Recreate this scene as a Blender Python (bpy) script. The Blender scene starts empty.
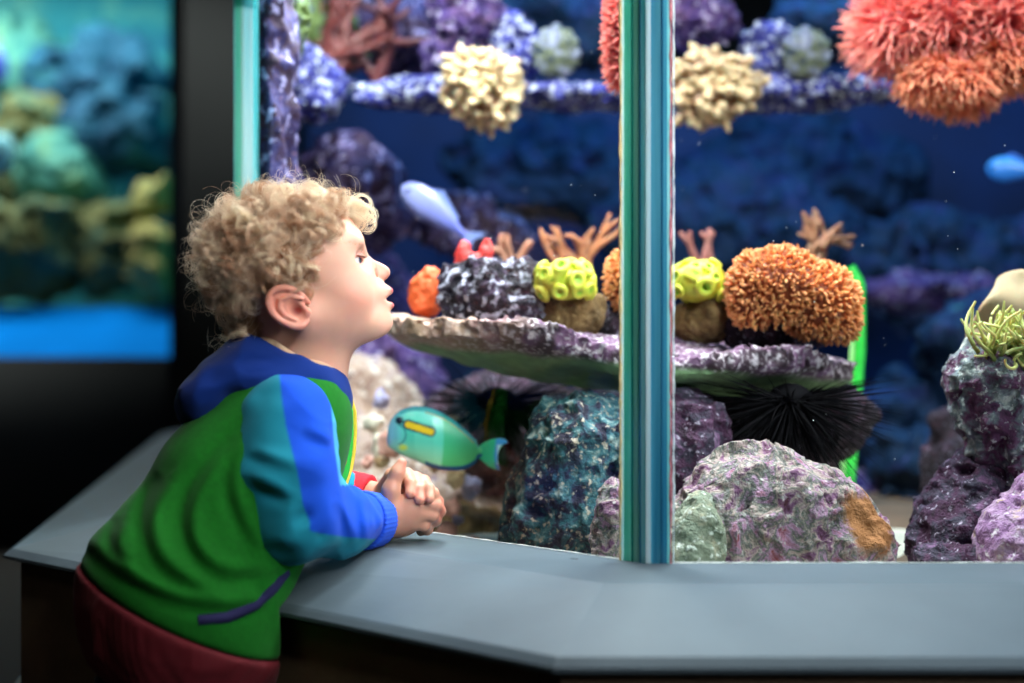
import bpy, math, random
import numpy as np
from mathutils import Vector, Matrix

SC = bpy.context.scene
COL = SC.collection
F = 1422.0          # focal length in pixels of the 1024 x 683 frame (50 mm)
CZ = 0.80           # lens height above the floor
random.seed(7)
RNG = np.random.default_rng(11)

def P(px, py, D):
    """point at picture position px,py and distance D in front of the lens"""
    return np.array([(px - 512.0) / F * D, D, CZ - (py - 341.5) / F * D])

# ------------------------------------------------------------------ noise
def _hash(ix, iy, iz, seed):
    h = (ix.astype(np.uint32) * np.uint32(374761393) + iy.astype(np.uint32) * np.uint32(668265263)
         + iz.astype(np.uint32) * np.uint32(2147483647) + np.uint32(seed * 1013 + 7) * np.uint32(1274126177))
    h = (h ^ (h >> np.uint32(13))) * np.uint32(1274126177)
    h = h ^ (h >> np.uint32(16))
    return (h & np.uint32(0xffff)).astype(np.float32) / 32767.5 - 1.0

def vnoise(p, scale, seed=0):
    q = (p * scale).astype(np.float32) + 1000.0
    i = np.floor(q).astype(np.int64); f = q - i
    f = f * f * (3 - 2 * f)
    x, y, z = i[..., 0], i[..., 1], i[..., 2]
    fx, fy, fz = f[..., 0], f[..., 1], f[..., 2]
    def L(a, b, t): return a + (b - a) * t
    c = [[[_hash(x + a, y + b, z + d, seed) for d in (0, 1)] for b in (0, 1)] for a in (0, 1)]
    return L(L(L(c[0][0][0], c[0][0][1], fz), L(c[0][1][0], c[0][1][1], fz), fy),
             L(L(c[1][0][0], c[1][0][1], fz), L(c[1][1][0], c[1][1][1], fz), fy), fx)

def fbm(p, scale, octs=3, seed=0, gain=0.5):
    r = 0; a = 1.0
    for k in range(octs):
        r = r + a * vnoise(p, scale, seed + k * 17); scale *= 2.03; a *= gain
    return r

# ------------------------------------------------------------------ distance fields
V3 = lambda v: np.asarray(v, dtype=np.float32)
def sph(p, c, r): return np.linalg.norm(p - V3(c), axis=-1) - r
def ell(p, c, r, R=None):
    q = p - V3(c)
    if R is not None: q = q @ np.asarray(R, dtype=np.float32)     # columns of R are the ellipsoid's axes
    r = V3(r)
    k0 = np.linalg.norm(q / r, axis=-1); k1 = np.linalg.norm(q / (r * r), axis=-1)
    return k0 * (k0 - 1.0) / np.maximum(k1, 1e-6)
def cap(p, a, b, ra, rb=None):
    rb = ra if rb is None else rb
    a = V3(a); b = V3(b); ab = b - a
    t = np.clip(((p - a) @ ab) / max(float(ab @ ab), 1e-12), 0, 1)
    return np.linalg.norm(p - a - t[..., None] * ab, axis=-1) - (ra + (rb - ra) * t)
def chain(p, pts, rs, k=0.0):
    d = None
    for i in range(len(pts) - 1):
        c = cap(p, pts[i], pts[i + 1], rs[i], rs[i + 1])
        d = c if d is None else (smin(d, c, k) if k else np.minimum(d, c))
    return d
def smin(a, b, k):
    h = np.maximum(k - np.abs(a - b), 0) / k
    return np.minimum(a, b) - h * h * k * 0.25
def smax(a, b, k): return -smin(-a, -b, k)
def basis(x, y):
    x = np.array(x, float); x /= np.linalg.norm(x)
    y = np.array(y, float); y -= x * (y @ x); y /= np.linalg.norm(y)
    return np.stack([x, y, np.cross(x, y)], axis=1)
def poly2d(u, w, poly):
    """signed distance to a closed outline (negative inside)"""
    poly = np.asarray(poly, dtype=np.float32); n = len(poly)
    d = np.full(u.shape, 1e9, np.float32); s = np.ones(u.shape, np.float32)
    for i in range(n):
        a = poly[i]; b = poly[i - 1]
        ex, ey = b - a; wx = u - a[0]; wy = w - a[1]
        t = np.clip((wx * ex + wy * ey) / max(ex * ex + ey * ey, 1e-12), 0, 1)
        bx = wx - ex * t; by = wy - ey * t
        d = np.minimum(d, bx * bx + by * by)
        c1 = w >= a[1]; c2 = w < b[1]; c3 = ex * wy > ey * wx
        s = np.where((c1 & c2 & c3) | (~c1 & ~c2 & ~c3), -s, s)
    return s * np.sqrt(d)

# ------------------------------------------------------------------ meshing (sparse surface nets)
def nets(f, lo, hi, res, extra=0.0, B=12, slack=1.25):
    lo = np.array(lo, float); hi = np.array(hi, float)
    nb = np.maximum(1, np.ceil((hi - lo) / (res * B)).astype(int))
    bi = np.stack(np.meshgrid(*[np.arange(n) for n in nb], indexing='ij'), -1).reshape(-1, 3)
    cen = (lo + (bi + 0.5) * B * res).astype(np.float32)
    act = np.abs(f(cen)) < B * res * 0.87 * slack + extra
    bi = bi[act]
    g = np.stack(np.meshgrid(*[np.arange(B + 1)] * 3, indexing='ij'), -1)
    N = nb * B + 2
    keyf = lambda i: (i[..., 0] * N[1] + i[..., 1]) * N[2] + i[..., 2]
    keys, verts, quads = [], [], []
    co = np.array([[a, b, c] for a in (0, 1) for b in (0, 1) for c in (0, 1)])
    ed = [(a, b) for a in range(8) for b in range(a + 1, 8) if np.abs(co[a] - co[b]).sum() == 1]
    for s in range(0, len(bi), 160):
        blk = bi[s:s + 160]
        idx = blk[:, None, None, None, :] * B + g[None]
        vals = f((lo + idx * res).astype(np.float32).reshape(-1, 3)).reshape(idx.shape[:-1])
        ins = vals < 0
        cnt = sum(ins[:, a:a + B, b:b + B, c:c + B].astype(np.int8) for a, b, c in co)
        w = np.argwhere((cnt > 0) & (cnt < 8))
        if len(w):
            cv = np.stack([vals[w[:, 0], w[:, 1] + a, w[:, 2] + b, w[:, 3] + c] for a, b, c in co], 1)
            acc = np.zeros((len(w), 3)); n = np.zeros(len(w))
            for a, b in ed:
                va, vb = cv[:, a], cv[:, b]; m = (va < 0) != (vb < 0)
                t = np.where(m, va / np.where(m, va - vb, 1), 0)
                pt = co[a] + (co[b] - co[a]) * t[:, None]
                acc += pt * m[:, None]; n += m
            gi = blk[w[:, 0]] * B + w[:, 1:]
            keys.append(keyf(gi)); verts.append(lo + (gi + acc / n[:, None]) * res)
        for ax in range(3):
            sl = [slice(0, B)] * 3; sl2 = list(sl); sl2[ax] = slice(1, B + 1)
            i0 = ins[(slice(None), *sl)]; i1 = ins[(slice(None), *sl2)]
            w = np.argwhere(i0 != i1)
            if not len(w): continue
            gi = blk[w[:, 0]] * B + w[:, 1:]
            e1 = np.zeros(3, int); e1[(ax + 1) % 3] = 1; e2 = np.zeros(3, int); e2[(ax + 2) % 3] = 1
            q = np.stack([keyf(gi), keyf(gi - e1), keyf(gi - e1 - e2), keyf(gi - e2)], 1)
            ok = ((gi - e1 - e2) >= 0).all(1)
            fl = ~i0[w[:, 0], w[:, 1], w[:, 2], w[:, 3]]
            q[fl] = q[fl][:, ::-1]
            quads.append(q[ok])
    keys = np.concatenate(keys); verts = np.concatenate(verts); quads = np.concatenate(quads)
    o = np.argsort(keys); keys = keys[o]; verts = verts[o]
    j = np.clip(np.searchsorted(keys, quads), 0, len(keys) - 1)
    ok = (keys[j] == quads).all(1)
    return verts, j[ok]

def mesh_np(name, verts, faces, smooth=True, colors=None):
    me = bpy.data.meshes.new(name)
    verts = np.asarray(verts, dtype=np.float32); faces = np.asarray(faces, dtype=np.int32)
    k = faces.shape[1]; nf = len(faces)
    me.vertices.add(len(verts)); me.vertices.foreach_set('co', verts.ravel())
    me.loops.add(nf * k); me.loops.foreach_set('vertex_index', faces.ravel())
    me.polygons.add(nf); me.polygons.foreach_set('loop_start', np.arange(0, nf * k, k, dtype=np.int32))
    try: me.polygons.foreach_set('loop_total', np.full(nf, k, dtype=np.int32))
    except Exception: pass
    me.update(calc_edges=True); me.validate()
    if smooth: me.polygons.foreach_set('use_smooth', np.ones(len(me.polygons), dtype=bool))
    if colors is not None and len(me.vertices) == len(verts):
        at = me.color_attributes.new('Col', 'FLOAT_COLOR', 'POINT')
        c = np.ones((len(verts), 4), np.float32); c[:, :3] = colors
        at.data.foreach_set('color', c.ravel())
    return me

def srgb(*c):
    """0-255 picture colour to linear"""
    c = np.array(c[0] if len(c) == 1 else c, float) / 255.0
    return np.where(c <= 0.04045, c / 12.92, ((c + 0.055) / 1.055) ** 2.4)

def base_of(verts):
    v = np.asarray(verts); c = (v.max(0) + v.min(0)) / 2; c[2] = v[:, 2].min(); return c

def obj(name, verts, faces, mat, parent=None, smooth=True, colors=None, origin=None):
    verts = np.asarray(verts, float)
    o0 = base_of(verts) if origin is None else np.asarray(origin, float)
    me = mesh_np(name, verts - o0, faces, smooth, colors)
    o = bpy.data.objects.new(name, me); COL.objects.link(o)
    if mat is not None: me.materials.append(mat)
    if parent is not None:
        o.parent = parent
        pl = Vector(parent.get('_loc', (0, 0, 0))) if parent.get('_loc') is not None else Vector((0, 0, 0))
        o.location = Vector(o0) - pl
    else:
        o.location = o0
    o['_loc'] = [float(a) for a in o0]
    return o

def empty(name, loc):
    o = bpy.data.objects.new(name, None); COL.objects.link(o); o.location = loc
    o.empty_display_size = 0.05
    o['_loc'] = [float(a) for a in loc]
    return o

def tag(o, label=None, cat=None, group=None, kind=None):
    if label: o['label'] = label
    if cat: o['category'] = cat
    if group: o['group'] = group
    if kind: o['kind'] = kind
    return o

def join(parts):
    """list of (verts, faces) of the same face size -> one"""
    vs, fs, n = [], [], 0
    for v, f in parts:
        vs.append(np.asarray(v, float)); fs.append(np.asarray(f) + n); n += len(v)
    return np.concatenate(vs), np.concatenate(fs)

def box(a, b):
    a = np.array(a, float); b = np.array(b, float)
    v = np.array([[(a, b)[i][0], (a, b)[j][1], (a, b)[k][2]] for i in (0, 1) for j in (0, 1) for k in (0, 1)])
    f = [(0, 1, 3, 2), (4, 6, 7, 5), (0, 4, 5, 1), (2, 3, 7, 6), (0, 2, 6, 4), (1, 5, 7, 3)]
    return v, np.array(f)

def prism(poly, z0, z1):
    """extruded plan outline; quads for sides, fan caps (as degenerate-free tris stored as pydata)"""
    n = len(poly)
    v = [(x, y, z0) for x, y in poly] + [(x, y, z1) for x, y in poly]
    f = [(i, (i + 1) % n, n + (i + 1) % n, n + i) for i in range(n)]
    f += [tuple(range(n))[::-1], tuple(range(n, 2 * n))]
    return v, f

def obj_py(name, verts, faces, mat, parent=None, smooth=False, bevel=0.0, origin=None):
    v = np.array(verts, float)
    o0 = base_of(v) if origin is None else np.array(origin, float)
    me = bpy.data.meshes.new(name); me.from_pydata([tuple(p) for p in (v - o0)], [], [tuple(int(i) for i in f) for f in faces]); me.update()
    import bmesh
    bm = bmesh.new(); bm.from_mesh(me); bmesh.ops.recalc_face_normals(bm, faces=bm.faces)
    if bevel: bmesh.ops.bevel(bm, geom=list(bm.edges), offset=bevel, segments=3, affect='EDGES', profile=0.6)
    bm.to_mesh(me); bm.free()
    if smooth or bevel:
        for p in me.polygons: p.use_smooth = True
        try: me.set_sharp_from_angle(angle=math.radians(40))
        except Exception: pass
    o = bpy.data.objects.new(name, me); COL.objects.link(o)
    if mat: me.materials.append(mat)
    if parent is not None:
        o.parent = parent; o.location = Vector(o0) - Vector(parent['_loc'])
    else: o.location = o0
    o['_loc'] = [float(a) for a in o0]
    return o

def tubes(pts, rad, sides=5, cap_ends=True):
    """pts (N,k,3), rad (N,k) -> verts, quads"""
    pts = np.asarray(pts, float); rad = np.asarray(rad, float)
    N, k, _ = pts.shape
    t = np.gradient(pts, axis=1); t /= np.maximum(np.linalg.norm(t, axis=-1, keepdims=True), 1e-9)
    ref = np.array([0.31, 0.17, 0.93]); a = np.cross(t, ref); bad = np.linalg.norm(a, axis=-1) < 0.15
    a[bad] = np.cross(t[bad], [1, 0.1, 0]); a /= np.linalg.norm(a, axis=-1, keepdims=True)
    b = np.cross(t, a)
    th = np.arange(sides) / sides * 2 * np.pi
    v = pts[:, :, None] + rad[:, :, None, None] * (a[:, :, None] * np.cos(th)[:, None] + b[:, :, None] * np.sin(th)[:, None])
    v = v.reshape(-1, 3)
    base = (np.arange(N)[:, None, None] * k + np.arange(k - 1)[None, :, None]) * sides
    j = np.arange(sides)[None, None]
    j2 = (j + 1) % sides
    q = np.stack([base + j, base + j2, base + sides + j2, base + sides + j], -1).reshape(-1, 4)
    return v, q

def sphere_dirs(n, rng=RNG, jitter=0.25):
    i = np.arange(n) + 0.5
    ph = np.arccos(1 - 2 * i / n); th = np.pi * (1 + 5 ** 0.5) * i
    d = np.stack([np.cos(th) * np.sin(ph), np.sin(th) * np.sin(ph), np.cos(ph)], 1)
    d += rng.normal(0, jitter / math.sqrt(n), d.shape) * 2
    return d / np.linalg.norm(d, axis=1, keepdims=True)

def uvsphere(c, r, nu=24, nv=14, R=None):
    th = np.arange(nu) / nu * 2 * np.pi; ph = np.linspace(0.02, np.pi - 0.02, nv)
    d = np.stack([np.cos(th)[None] * np.sin(ph)[:, None], np.sin(th)[None] * np.sin(ph)[:, None], np.cos(ph)[:, None] + 0 * th[None]], -1)
    v = d.reshape(-1, 3) * np.asarray(r)
    if R is not None: v = v @ np.asarray(R).T
    v = v + np.asarray(c)
    i = np.arange(nv - 1)[:, None] * nu; j = np.arange(nu)[None]; j2 = (j + 1) % nu
    q = np.stack([i + j, i + nu + j, i + nu + j2, i + j2], -1).reshape(-1, 4)
    return v, q

# ------------------------------------------------------------------ materials
def _m(name):
    m = bpy.data.materials.new(name); m.use_nodes = True
    nt = m.node_tree; bs = nt.nodes['Principled BSDF']; return m, nt, bs
def setv(bs, **kw):
    al = dict(sss='Subsurface Weight', rough='Roughness', spec='Specular IOR Level', trans='Transmission Weight', coat='Coat Weight',
              sheen='Sheen Weight', metal='Metallic', ior='IOR', sssscale='Subsurface Scale', coatr='Coat Roughness')
    for k, v in kw.items():
        bs.inputs[al[k]].default_value = v
def add_bump(nt, bs, scale, strength, dist=0.002, detail=4, kind='noise', rough=0.6):
    tc = nt.nodes.new('ShaderNodeTexCoord')
    if kind == 'noise':
        n = nt.nodes.new('ShaderNodeTexNoise'); n.inputs['Detail'].default_value = detail; n.inputs['Roughness'].default_value = rough; out = n.outputs['Fac']
    else:
        n = nt.nodes.new('ShaderNodeTexVoronoi'); out = n.outputs['Distance']
    n.inputs['Scale'].default_value = scale
    nt.links.new(tc.outputs['Object'], n.inputs['Vector'])
    b = nt.nodes.new('ShaderNodeBump'); b.inputs['Strength'].default_value = strength; b.inputs['Distance'].default_value = dist
    nt.links.new(out, b.inputs['Height'])
    prev = bs.inputs['Normal'].links[0].from_socket if bs.inputs['Normal'].links else None
    if prev is not None: nt.links.new(prev, b.inputs['Normal'])
    nt.links.new(b.outputs['Normal'], bs.inputs['Normal'])
def mat_plain(name, col, var=0.0, vscale=10, bump=None, **kw):
    m, nt, bs = _m(name); setv(bs, **kw)
    c = tuple(col) + (1,)
    if var:
        tc = nt.nodes.new('ShaderNodeTexCoord'); n = nt.nodes.new('ShaderNodeTexNoise'); n.inputs['Scale'].default_value = vscale
        n.inputs['Detail'].default_value = 5
        r = nt.nodes.new('ShaderNodeValToRGB')
        r.color_ramp.elements[0].position = 0.3; r.color_ramp.elements[1].position = 0.7
        r.color_ramp.elements[0].color = tuple(x * (1 - var) for x in col) + (1,)
        r.color_ramp.elements[1].color = tuple(min(1, x * (1 + var)) for x in col) + (1,)
        nt.links.new(tc.outputs['Object'], n.inputs['Vector']); nt.links.new(n.outputs['Fac'], r.inputs['Fac']); nt.links.new(r.outputs['Color'], bs.inputs['Base Color'])
    else: bs.inputs['Base Color'].default_value = c
    if bump: add_bump(nt, bs, *bump)
    return m
def mat_attr(name, bump=None, mottle=0.0, mscale=40, **kw):
    m, nt, bs = _m(name); setv(bs, **kw)
    a = nt.nodes.new('ShaderNodeAttribute'); a.attribute_name = 'Col'
    out = a.outputs['Color']
    if mottle:
        tc = nt.nodes.new('ShaderNodeTexCoord'); n = nt.nodes.new('ShaderNodeTexNoise'); n.inputs['Scale'].default_value = mscale; n.inputs['Detail'].default_value = 4
        mr = nt.nodes.new('ShaderNodeMapRange'); mr.inputs['From Min'].default_value = 0.3; mr.inputs['From Max'].default_value = 0.7
        mr.inputs['To Min'].default_value = 1 - mottle; mr.inputs['To Max'].default_value = 1 + mottle
        mx = nt.nodes.new('ShaderNodeMix'); mx.data_type = 'RGBA'; mx.blend_type = 'MULTIPLY'; mx.inputs['Factor'].default_value = 1
        nt.links.new(tc.outputs['Object'], n.inputs['Vector']); nt.links.new(n.outputs['Fac'], mr.inputs['Value'])
        nt.links.new(out, mx.inputs['A']); nt.links.new(mr.outputs['Result'], mx.inputs['B']); out = mx.outputs['Result']
    nt.links.new(out, bs.inputs['Base Color'])
    if bump: add_bump(nt, bs, *bump)
    return m
def mat_rock(name, cols, scale=22, fleck=None, fscale=160, fth=0.32, bumps=((55, 1.0, 0.014), (170, 1.0, 0.006), (500, .6, .002)), rough=0.75, seed=0.0, patch=None):
    """mottled encrusted rock: cols = [(position, colour)...], fleck = colour of small crusts"""
    m, nt, bs = _m(name); setv(bs, rough=rough, spec=0.35)
    tc = nt.nodes.new('ShaderNodeTexCoord'); mp = nt.nodes.new('ShaderNodeMapping'); mp.inputs['Location'].default_value = (seed, seed * 2, 0)
    nt.links.new(tc.outputs['Object'], mp.inputs['Vector'])
    n = nt.nodes.new('ShaderNodeTexNoise'); n.inputs['Scale'].default_value = scale; n.inputs['Detail'].default_value = 6; n.inputs['Roughness'].default_value = 0.65
    n.inputs['Distortion'].default_value = 0.6
    nt.links.new(mp.outputs['Vector'], n.inputs['Vector'])
    r = nt.nodes.new('ShaderNodeValToRGB'); cr = r.color_ramp
    while len(cr.elements) < len(cols): cr.elements.new(0.5)
    for e, (p, c) in zip(cr.elements, cols): e.position = p; e.color = tuple(c) + (1,)
    nt.links.new(n.outputs['Fac'], r.inputs['Fac']); out = r.outputs['Color']
    if fleck is not None:
        v = nt.nodes.new('ShaderNodeTexNoise'); v.inputs['Scale'].default_value = fscale; v.inputs['Detail'].default_value = 3
        nt.links.new(mp.outputs['Vector'], v.inputs['Vector'])
        mr = nt.nodes.new('ShaderNodeMapRange'); mr.inputs['From Min'].default_value = 1 - fth - 0.05; mr.inputs['From Max'].default_value = 1 - fth + 0.05
        nt.links.new(v.outputs['Fac'], mr.inputs['Value'])
        mx = nt.nodes.new('ShaderNodeMix'); mx.data_type = 'RGBA'
        nt.links.new(mr.outputs['Result'], mx.inputs['Factor']); nt.links.new(out, mx.inputs['A']); mx.inputs['B'].default_value = tuple(fleck) + (1,)
        out = mx.outputs['Result']
    if patch is not None:      # a crust of another colour round one spot of the stone
        pc, pr, pcol = patch
        di = nt.nodes.new('ShaderNodeVectorMath'); di.operation = 'DISTANCE'; di.inputs[1].default_value = tuple(pc)
        nt.links.new(tc.outputs['Object'], di.inputs[0]); ad = nt.nodes.new('ShaderNodeMath'); ad.operation = 'MULTIPLY_ADD'; ad.inputs[1].default_value = pr * 1.6
        nt.links.new(n.outputs['Fac'], ad.inputs[0]); nt.links.new(di.outputs['Value'], ad.inputs[2])
        m2 = nt.nodes.new('ShaderNodeMapRange'); m2.inputs['From Min'].default_value = pr * 1.9; m2.inputs['From Max'].default_value = pr * 1.6; nt.links.new(ad.outputs[0], m2.inputs['Value'])
        mx2 = nt.nodes.new('ShaderNodeMix'); mx2.data_type = 'RGBA'; nt.links.new(m2.outputs['Result'], mx2.inputs['Factor']); nt.links.new(out, mx2.inputs['A']); mx2.inputs['B'].default_value = tuple(pcol) + (1,); out = mx2.outputs['Result']
    nt.links.new(out, bs.inputs['Base Color'])
    for b in bumps: add_bump(nt, bs, *b)
    return m

# =================================================================== THE PLACE: hall, aquarium, ledge
SAND_Z = 0.500
GZ = 0.566          # ledge height at the glass
OZ = 0.516          # outer edge of the ledge
G = [(1.75, 1.5), (0.14, 1.5), (-0.379, 2.019), (-0.62, 4.30)]
Bq = [(1.75, 1.38), (0.0903, 1.38), (-0.497, 1.968), (-0.84, 4.30)]
Cq = [(1.75, 1.245), (0.036, 1.245), (-0.682, 1.905), (-1.07, 4.30)]
m_ledge = mat_plain('ledge_paint', srgb(86, 98, 106), 0.10, 9, bump=(90, 0.10, 0.002), rough=0.5, spec=0.22)
m_plinth = mat_plain('plinth_brown', srgb(120, 96, 72), 0.25, 12, bump=(60, 0.3, 0.003), rough=0.6)
m_darkwall = mat_plain('dark_wall_paint', srgb(30, 31, 30), 0.15, 5, bump=(80, 0.15, 0.002), rough=0.8)
m_floor = mat_plain('dark_carpet', srgb(46, 40, 36), 0.3, 60, bump=(400, 0.5, 0.003), rough=0.95)
m_ceiling = mat_plain('dark_ceiling', srgb(36, 36, 38), 0.1, 8, rough=0.9)

# --- hall shell
def slab(name, a, b, m, label=None):
    o = obj_py(name, *box(a, b), m); o['kind'] = 'structure'
    if label: o['label'] = label
    return o
slab('floor', (-5.2, -1.6, -0.05), (3.2, 7.2, 0.0), m_floor)
slab('ceiling', (-5.2, -1.6, 3.0), (3.2, 7.2, 3.05), m_ceiling)
slab('wall_left', (-5.3, -1.6, 0), (-5.2, 7.2, 3.0), m_darkwall)
slab('wall_right', (3.2, -1.6, 0), (3.3, 7.2, 3.0), m_darkwall)
slab('wall_front', (-5.2, -1.7, 0), (3.2, -1.6, 3.0), m_darkwall)
# back wall with the opening of the second aquarium
WY = 5.5
wx0, wx1, wz0, wz1 = -3.6, (172 - 512) / F * WY, CZ - (357 - 341.5) / F * WY, 2.45
V = []; Q = []
parts = [box((-5.2, WY, 0), (wx0, WY + 0.12, 3.0)), box((wx1, WY, 0), (3.2, WY + 0.12, 3.0)),
         box((wx0, WY, 0), (wx1, WY + 0.12, wz0)), box((wx0, WY, wz1), (wx1, WY + 0.12, 3.0))]
v, q = join(parts); o = obj('wall_back', v, q, m_darkwall, smooth=False); o['kind'] = 'structure'

# --- the main aquarium: one thing
aq = empty('aquarium', (0.5, 2.6, 0.0))
tag(aq, 'large walk-around reef aquarium with angled glass panes and grey sloping ledge', 'aquarium')
# ledge: flat strip at the glass, chamfer, lip and underside
rows = []
for i in range(4):
    g, b, c = G[i], Bq[i], Cq[i]
    cin = tuple(np.array(c) + (np.array(g) - np.array(c)) * 0.06)
    gin = tuple(np.array(g) + (np.array(g) - np.array(c)) * 0.02)
    rows.append([(gin[0], gin[1], GZ), (b[0], b[1], GZ - 0.001), (b[0] + (c[0] - b[0]) * .12, b[1] + (c[1] - b[1]) * .12, GZ - 0.006),
                 (c[0] + (b[0] - c[0]) * .06, c[1] + (b[1] - c[1]) * .06, OZ + 0.006), (c[0], c[1], OZ - 0.002), (c[0], c[1], OZ - 0.006),
                 (cin[0], cin[1], OZ - 0.012), (gin[0], gin[1], OZ - 0.012)])
v = [p for r in rows for p in r]; n = len(rows[0])
f = [(i * n + j, i * n + (j + 1) % n, (i + 1) * n + (j + 1) % n, (i + 1) * n + j) for i in range(3) for j in range(n)]
f += [tuple(range(n))[::-1], tuple(range(3 * n, 4 * n))]
ledge = obj_py('ledge', v, f, m_ledge, aq, smooth=False)
ledge['label'] = 'grey blue painted sloping ledge'
# chips and scuffs in the ledge paint: flat dark flakes of bare filler
m_chip = mat_plain('chipped_paint', srgb(52, 54, 58), rough=0.8)
def ledge_z(x, y):
    """distance from the glass line and height of the ledge top there"""
    d = max(1.5 - y, (1.64 - x - y) / 2 ** .5)
    if d < .119: return GZ - 0.0005
    return GZ - .001 - (d - .119) / .131 * (GZ - OZ)
for (px, py, rr) in [(439, 583, 2.2), (428, 614, 1.8), (403, 609, 1.4), (368, 579, 1.5), (527, 596, 1.6), (574, 559, 3.2), (461, 580, 1.2), (357, 612, 1.4), (870, 590, 1.2), (760, 600, 1.0)]:
    D = 1.45
    for _ in range(30):
        p = P(px, py, D); D += (p[2] - ledge_z(p[0], p[1])) * 2.5
    p = P(px, py, D); p[2] = ledge_z(p[0], p[1]) + .0006; th = np.arange(9) / 9 * 6.283; r = rr * .0008 * (1 + .4 * np.sin(th * 2 + px))
    vv = [tuple(p + [math.cos(t) * r_ * 1.3, math.sin(t) * r_, -max(0, 0) * 0]) for t, r_ in zip(th, r)]
    vv = [(a_, b_, ledge_z(a_, b_) + .0006) for a_, b_, c_ in vv] + [(a_, b_, ledge_z(a_, b_) - .002) for a_, b_, c_ in vv]
    ff = [tuple(range(9)), tuple(range(9, 18))[::-1]] + [(i, (i + 1) % 9, 9 + (i + 1) % 9, 9 + i) for i in range(9)]
    obj_py('paint_chip', vv, ff, m_chip, ledge)
# plinth
def inset(c, g, t): return tuple(np.array(c) + (np.array(g) - np.array(c)) * t)
outer = [inset(Cq[i], G[i], 0.07) for i in range(4)]
plan = outer + [(1.75, 4.30)]
v, f = prism(plan, 0.0, OZ - 0.014)
obj_py('plinth', v, f, m_plinth, aq)
outer2 = [tuple(np.array(outer[i]) - (np.array(G[i]) - np.array(Cq[i])) * 0.05) for i in range(4)]
v, f = prism(outer2 + [(1.75, 4.30)], 0.30, 0.335)
obj_py('plinth_moulding', v, f, m_plinth, aq, bevel=0.006)
# sand bed
m_sand = mat_plain('coral_sand', srgb(232, 226, 205), 0.12, 40, bump=(300, 0.8, 0.004), rough=0.9)
nx, ny = 150, 190
inner = np.array([(1.73, 1.53), (0.155, 1.53), (-0.35, 2.035), (-0.58, 4.2), (1.73, 4.2)])
gx, gy = np.meshgrid(np.linspace(-0.62, 1.74, nx), np.linspace(1.51, 4.22, ny), indexing='ij')
# keep the bed inside the glass by sliding x to the left pane
left = np.where(gy < 2.019, 0.155 - (gy - 1.515), -0.36 - (gy - 2.035) * 0.1057)
tt = np.linspace(0, 1, nx)[:, None]
gx = left + 0.006 + (1.74 - left) * tt
pz = np.stack([gx, gy, 0 * gx], -1).reshape(-1, 3)
hz = SAND_Z + 0.008 * fbm(pz, 6, 3, 5).reshape(gx.shape)
vv = np.stack([gx, gy, hz], -1).reshape(-1, 3)
i = np.arange(nx - 1)[:, None] * ny; j = np.arange(ny - 1)[None]
q = np.stack([i + j, i + ny + j, i + ny + j + 1, i + j + 1], -1).reshape(-1, 4)
sand = obj('sand_bed', vv, q, m_sand)
tag(sand, 'pale coral sand covering the aquarium bottom', 'sand', kind='stuff')

# glass panes: thin reflection over a faint green tint
def glass_mat(name, tint, refl=0.08):
    m = bpy.data.materials.new(name); m.use_nodes = True; nt = m.node_tree; nt.nodes.clear()
    o = nt.nodes.new('ShaderNodeOutputMaterial'); t = nt.nodes.new('ShaderNodeBsdfTransparent'); g = nt.nodes.new('ShaderNodeBsdfGlossy')
    g.inputs['Roughness'].default_value = 0.03; t.inputs['Color'].default_value = (*tint, 1)
    fr = nt.nodes.new('ShaderNodeFresnel'); fr.inputs['IOR'].default_value = 1.22
    # the light passes straight through the thin pane, so only its outer faces reflect (no false total reflection inside)
    ge = nt.nodes.new('ShaderNodeNewGeometry'); iv = nt.nodes.new('ShaderNodeMath'); iv.operation = 'SUBTRACT'; iv.inputs[0].default_value = 1.0; nt.links.new(ge.outputs['Backfacing'], iv.inputs[1])
    mu = nt.nodes.new('ShaderNodeMath'); mu.operation = 'MULTIPLY'; nt.links.new(fr.outputs['Fac'], mu.inputs[0]); nt.links.new(iv.outputs[0], mu.inputs[1])
    mx = nt.nodes.new('ShaderNodeMixShader'); nt.links.new(mu.outputs[0], mx.inputs[0]); nt.links.new(t.outputs[0], mx.inputs[1]); nt.links.new(g.outputs[0], mx.inputs[2])
    nt.links.new(mx.outputs[0], o.inputs['Surface']); return m
m_glass = glass_mat('pane_glass', (0.96, 0.985, 0.98))
T = 0.018; ZT = 1.62
def pane(a, b, trim_a, trim_b):
    a = np.array(a, float); b = np.array(b, float); d = b - a; L = np.linalg.norm(d); d /= L
    nrm = np.array([d[1], -d[0]])
    if nrm @ (np.array([0.6, 2.8]) - a) < 0: nrm = -nrm
    a2 = a + d * trim_a; b2 = b - d * trim_b
    pl = [tuple(a2 + nrm * 0.002), tuple(b2 + nrm * 0.002), tuple(b2 + nrm * (T + .002)), tuple(a2 + nrm * (T + .002))]
    v, f = prism(pl, GZ - 0.006, ZT)
    return obj_py('glass_pane', v, f, m_glass, aq)
pane(G[0], G[1], 0, 0.026); pane(G[1], G[2], 0.03, 0.022)
m_dim = mat_plain('matte_navy_panel', srgb(12, 24, 40), .3, 6, rough=.95, spec=.1)
v, f = prism([(G[2][0], G[2][1] + .030), (G[3][0], G[3][1]), (G[3][0] + .008, G[3][1]), (G[2][0] + .008, G[2][1] + .030)], 0.5, ZT)
obj_py('side_panel', v, f, m_dim, aq)  # opaque stand-in for the third pane, put in to stop its reflection

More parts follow.
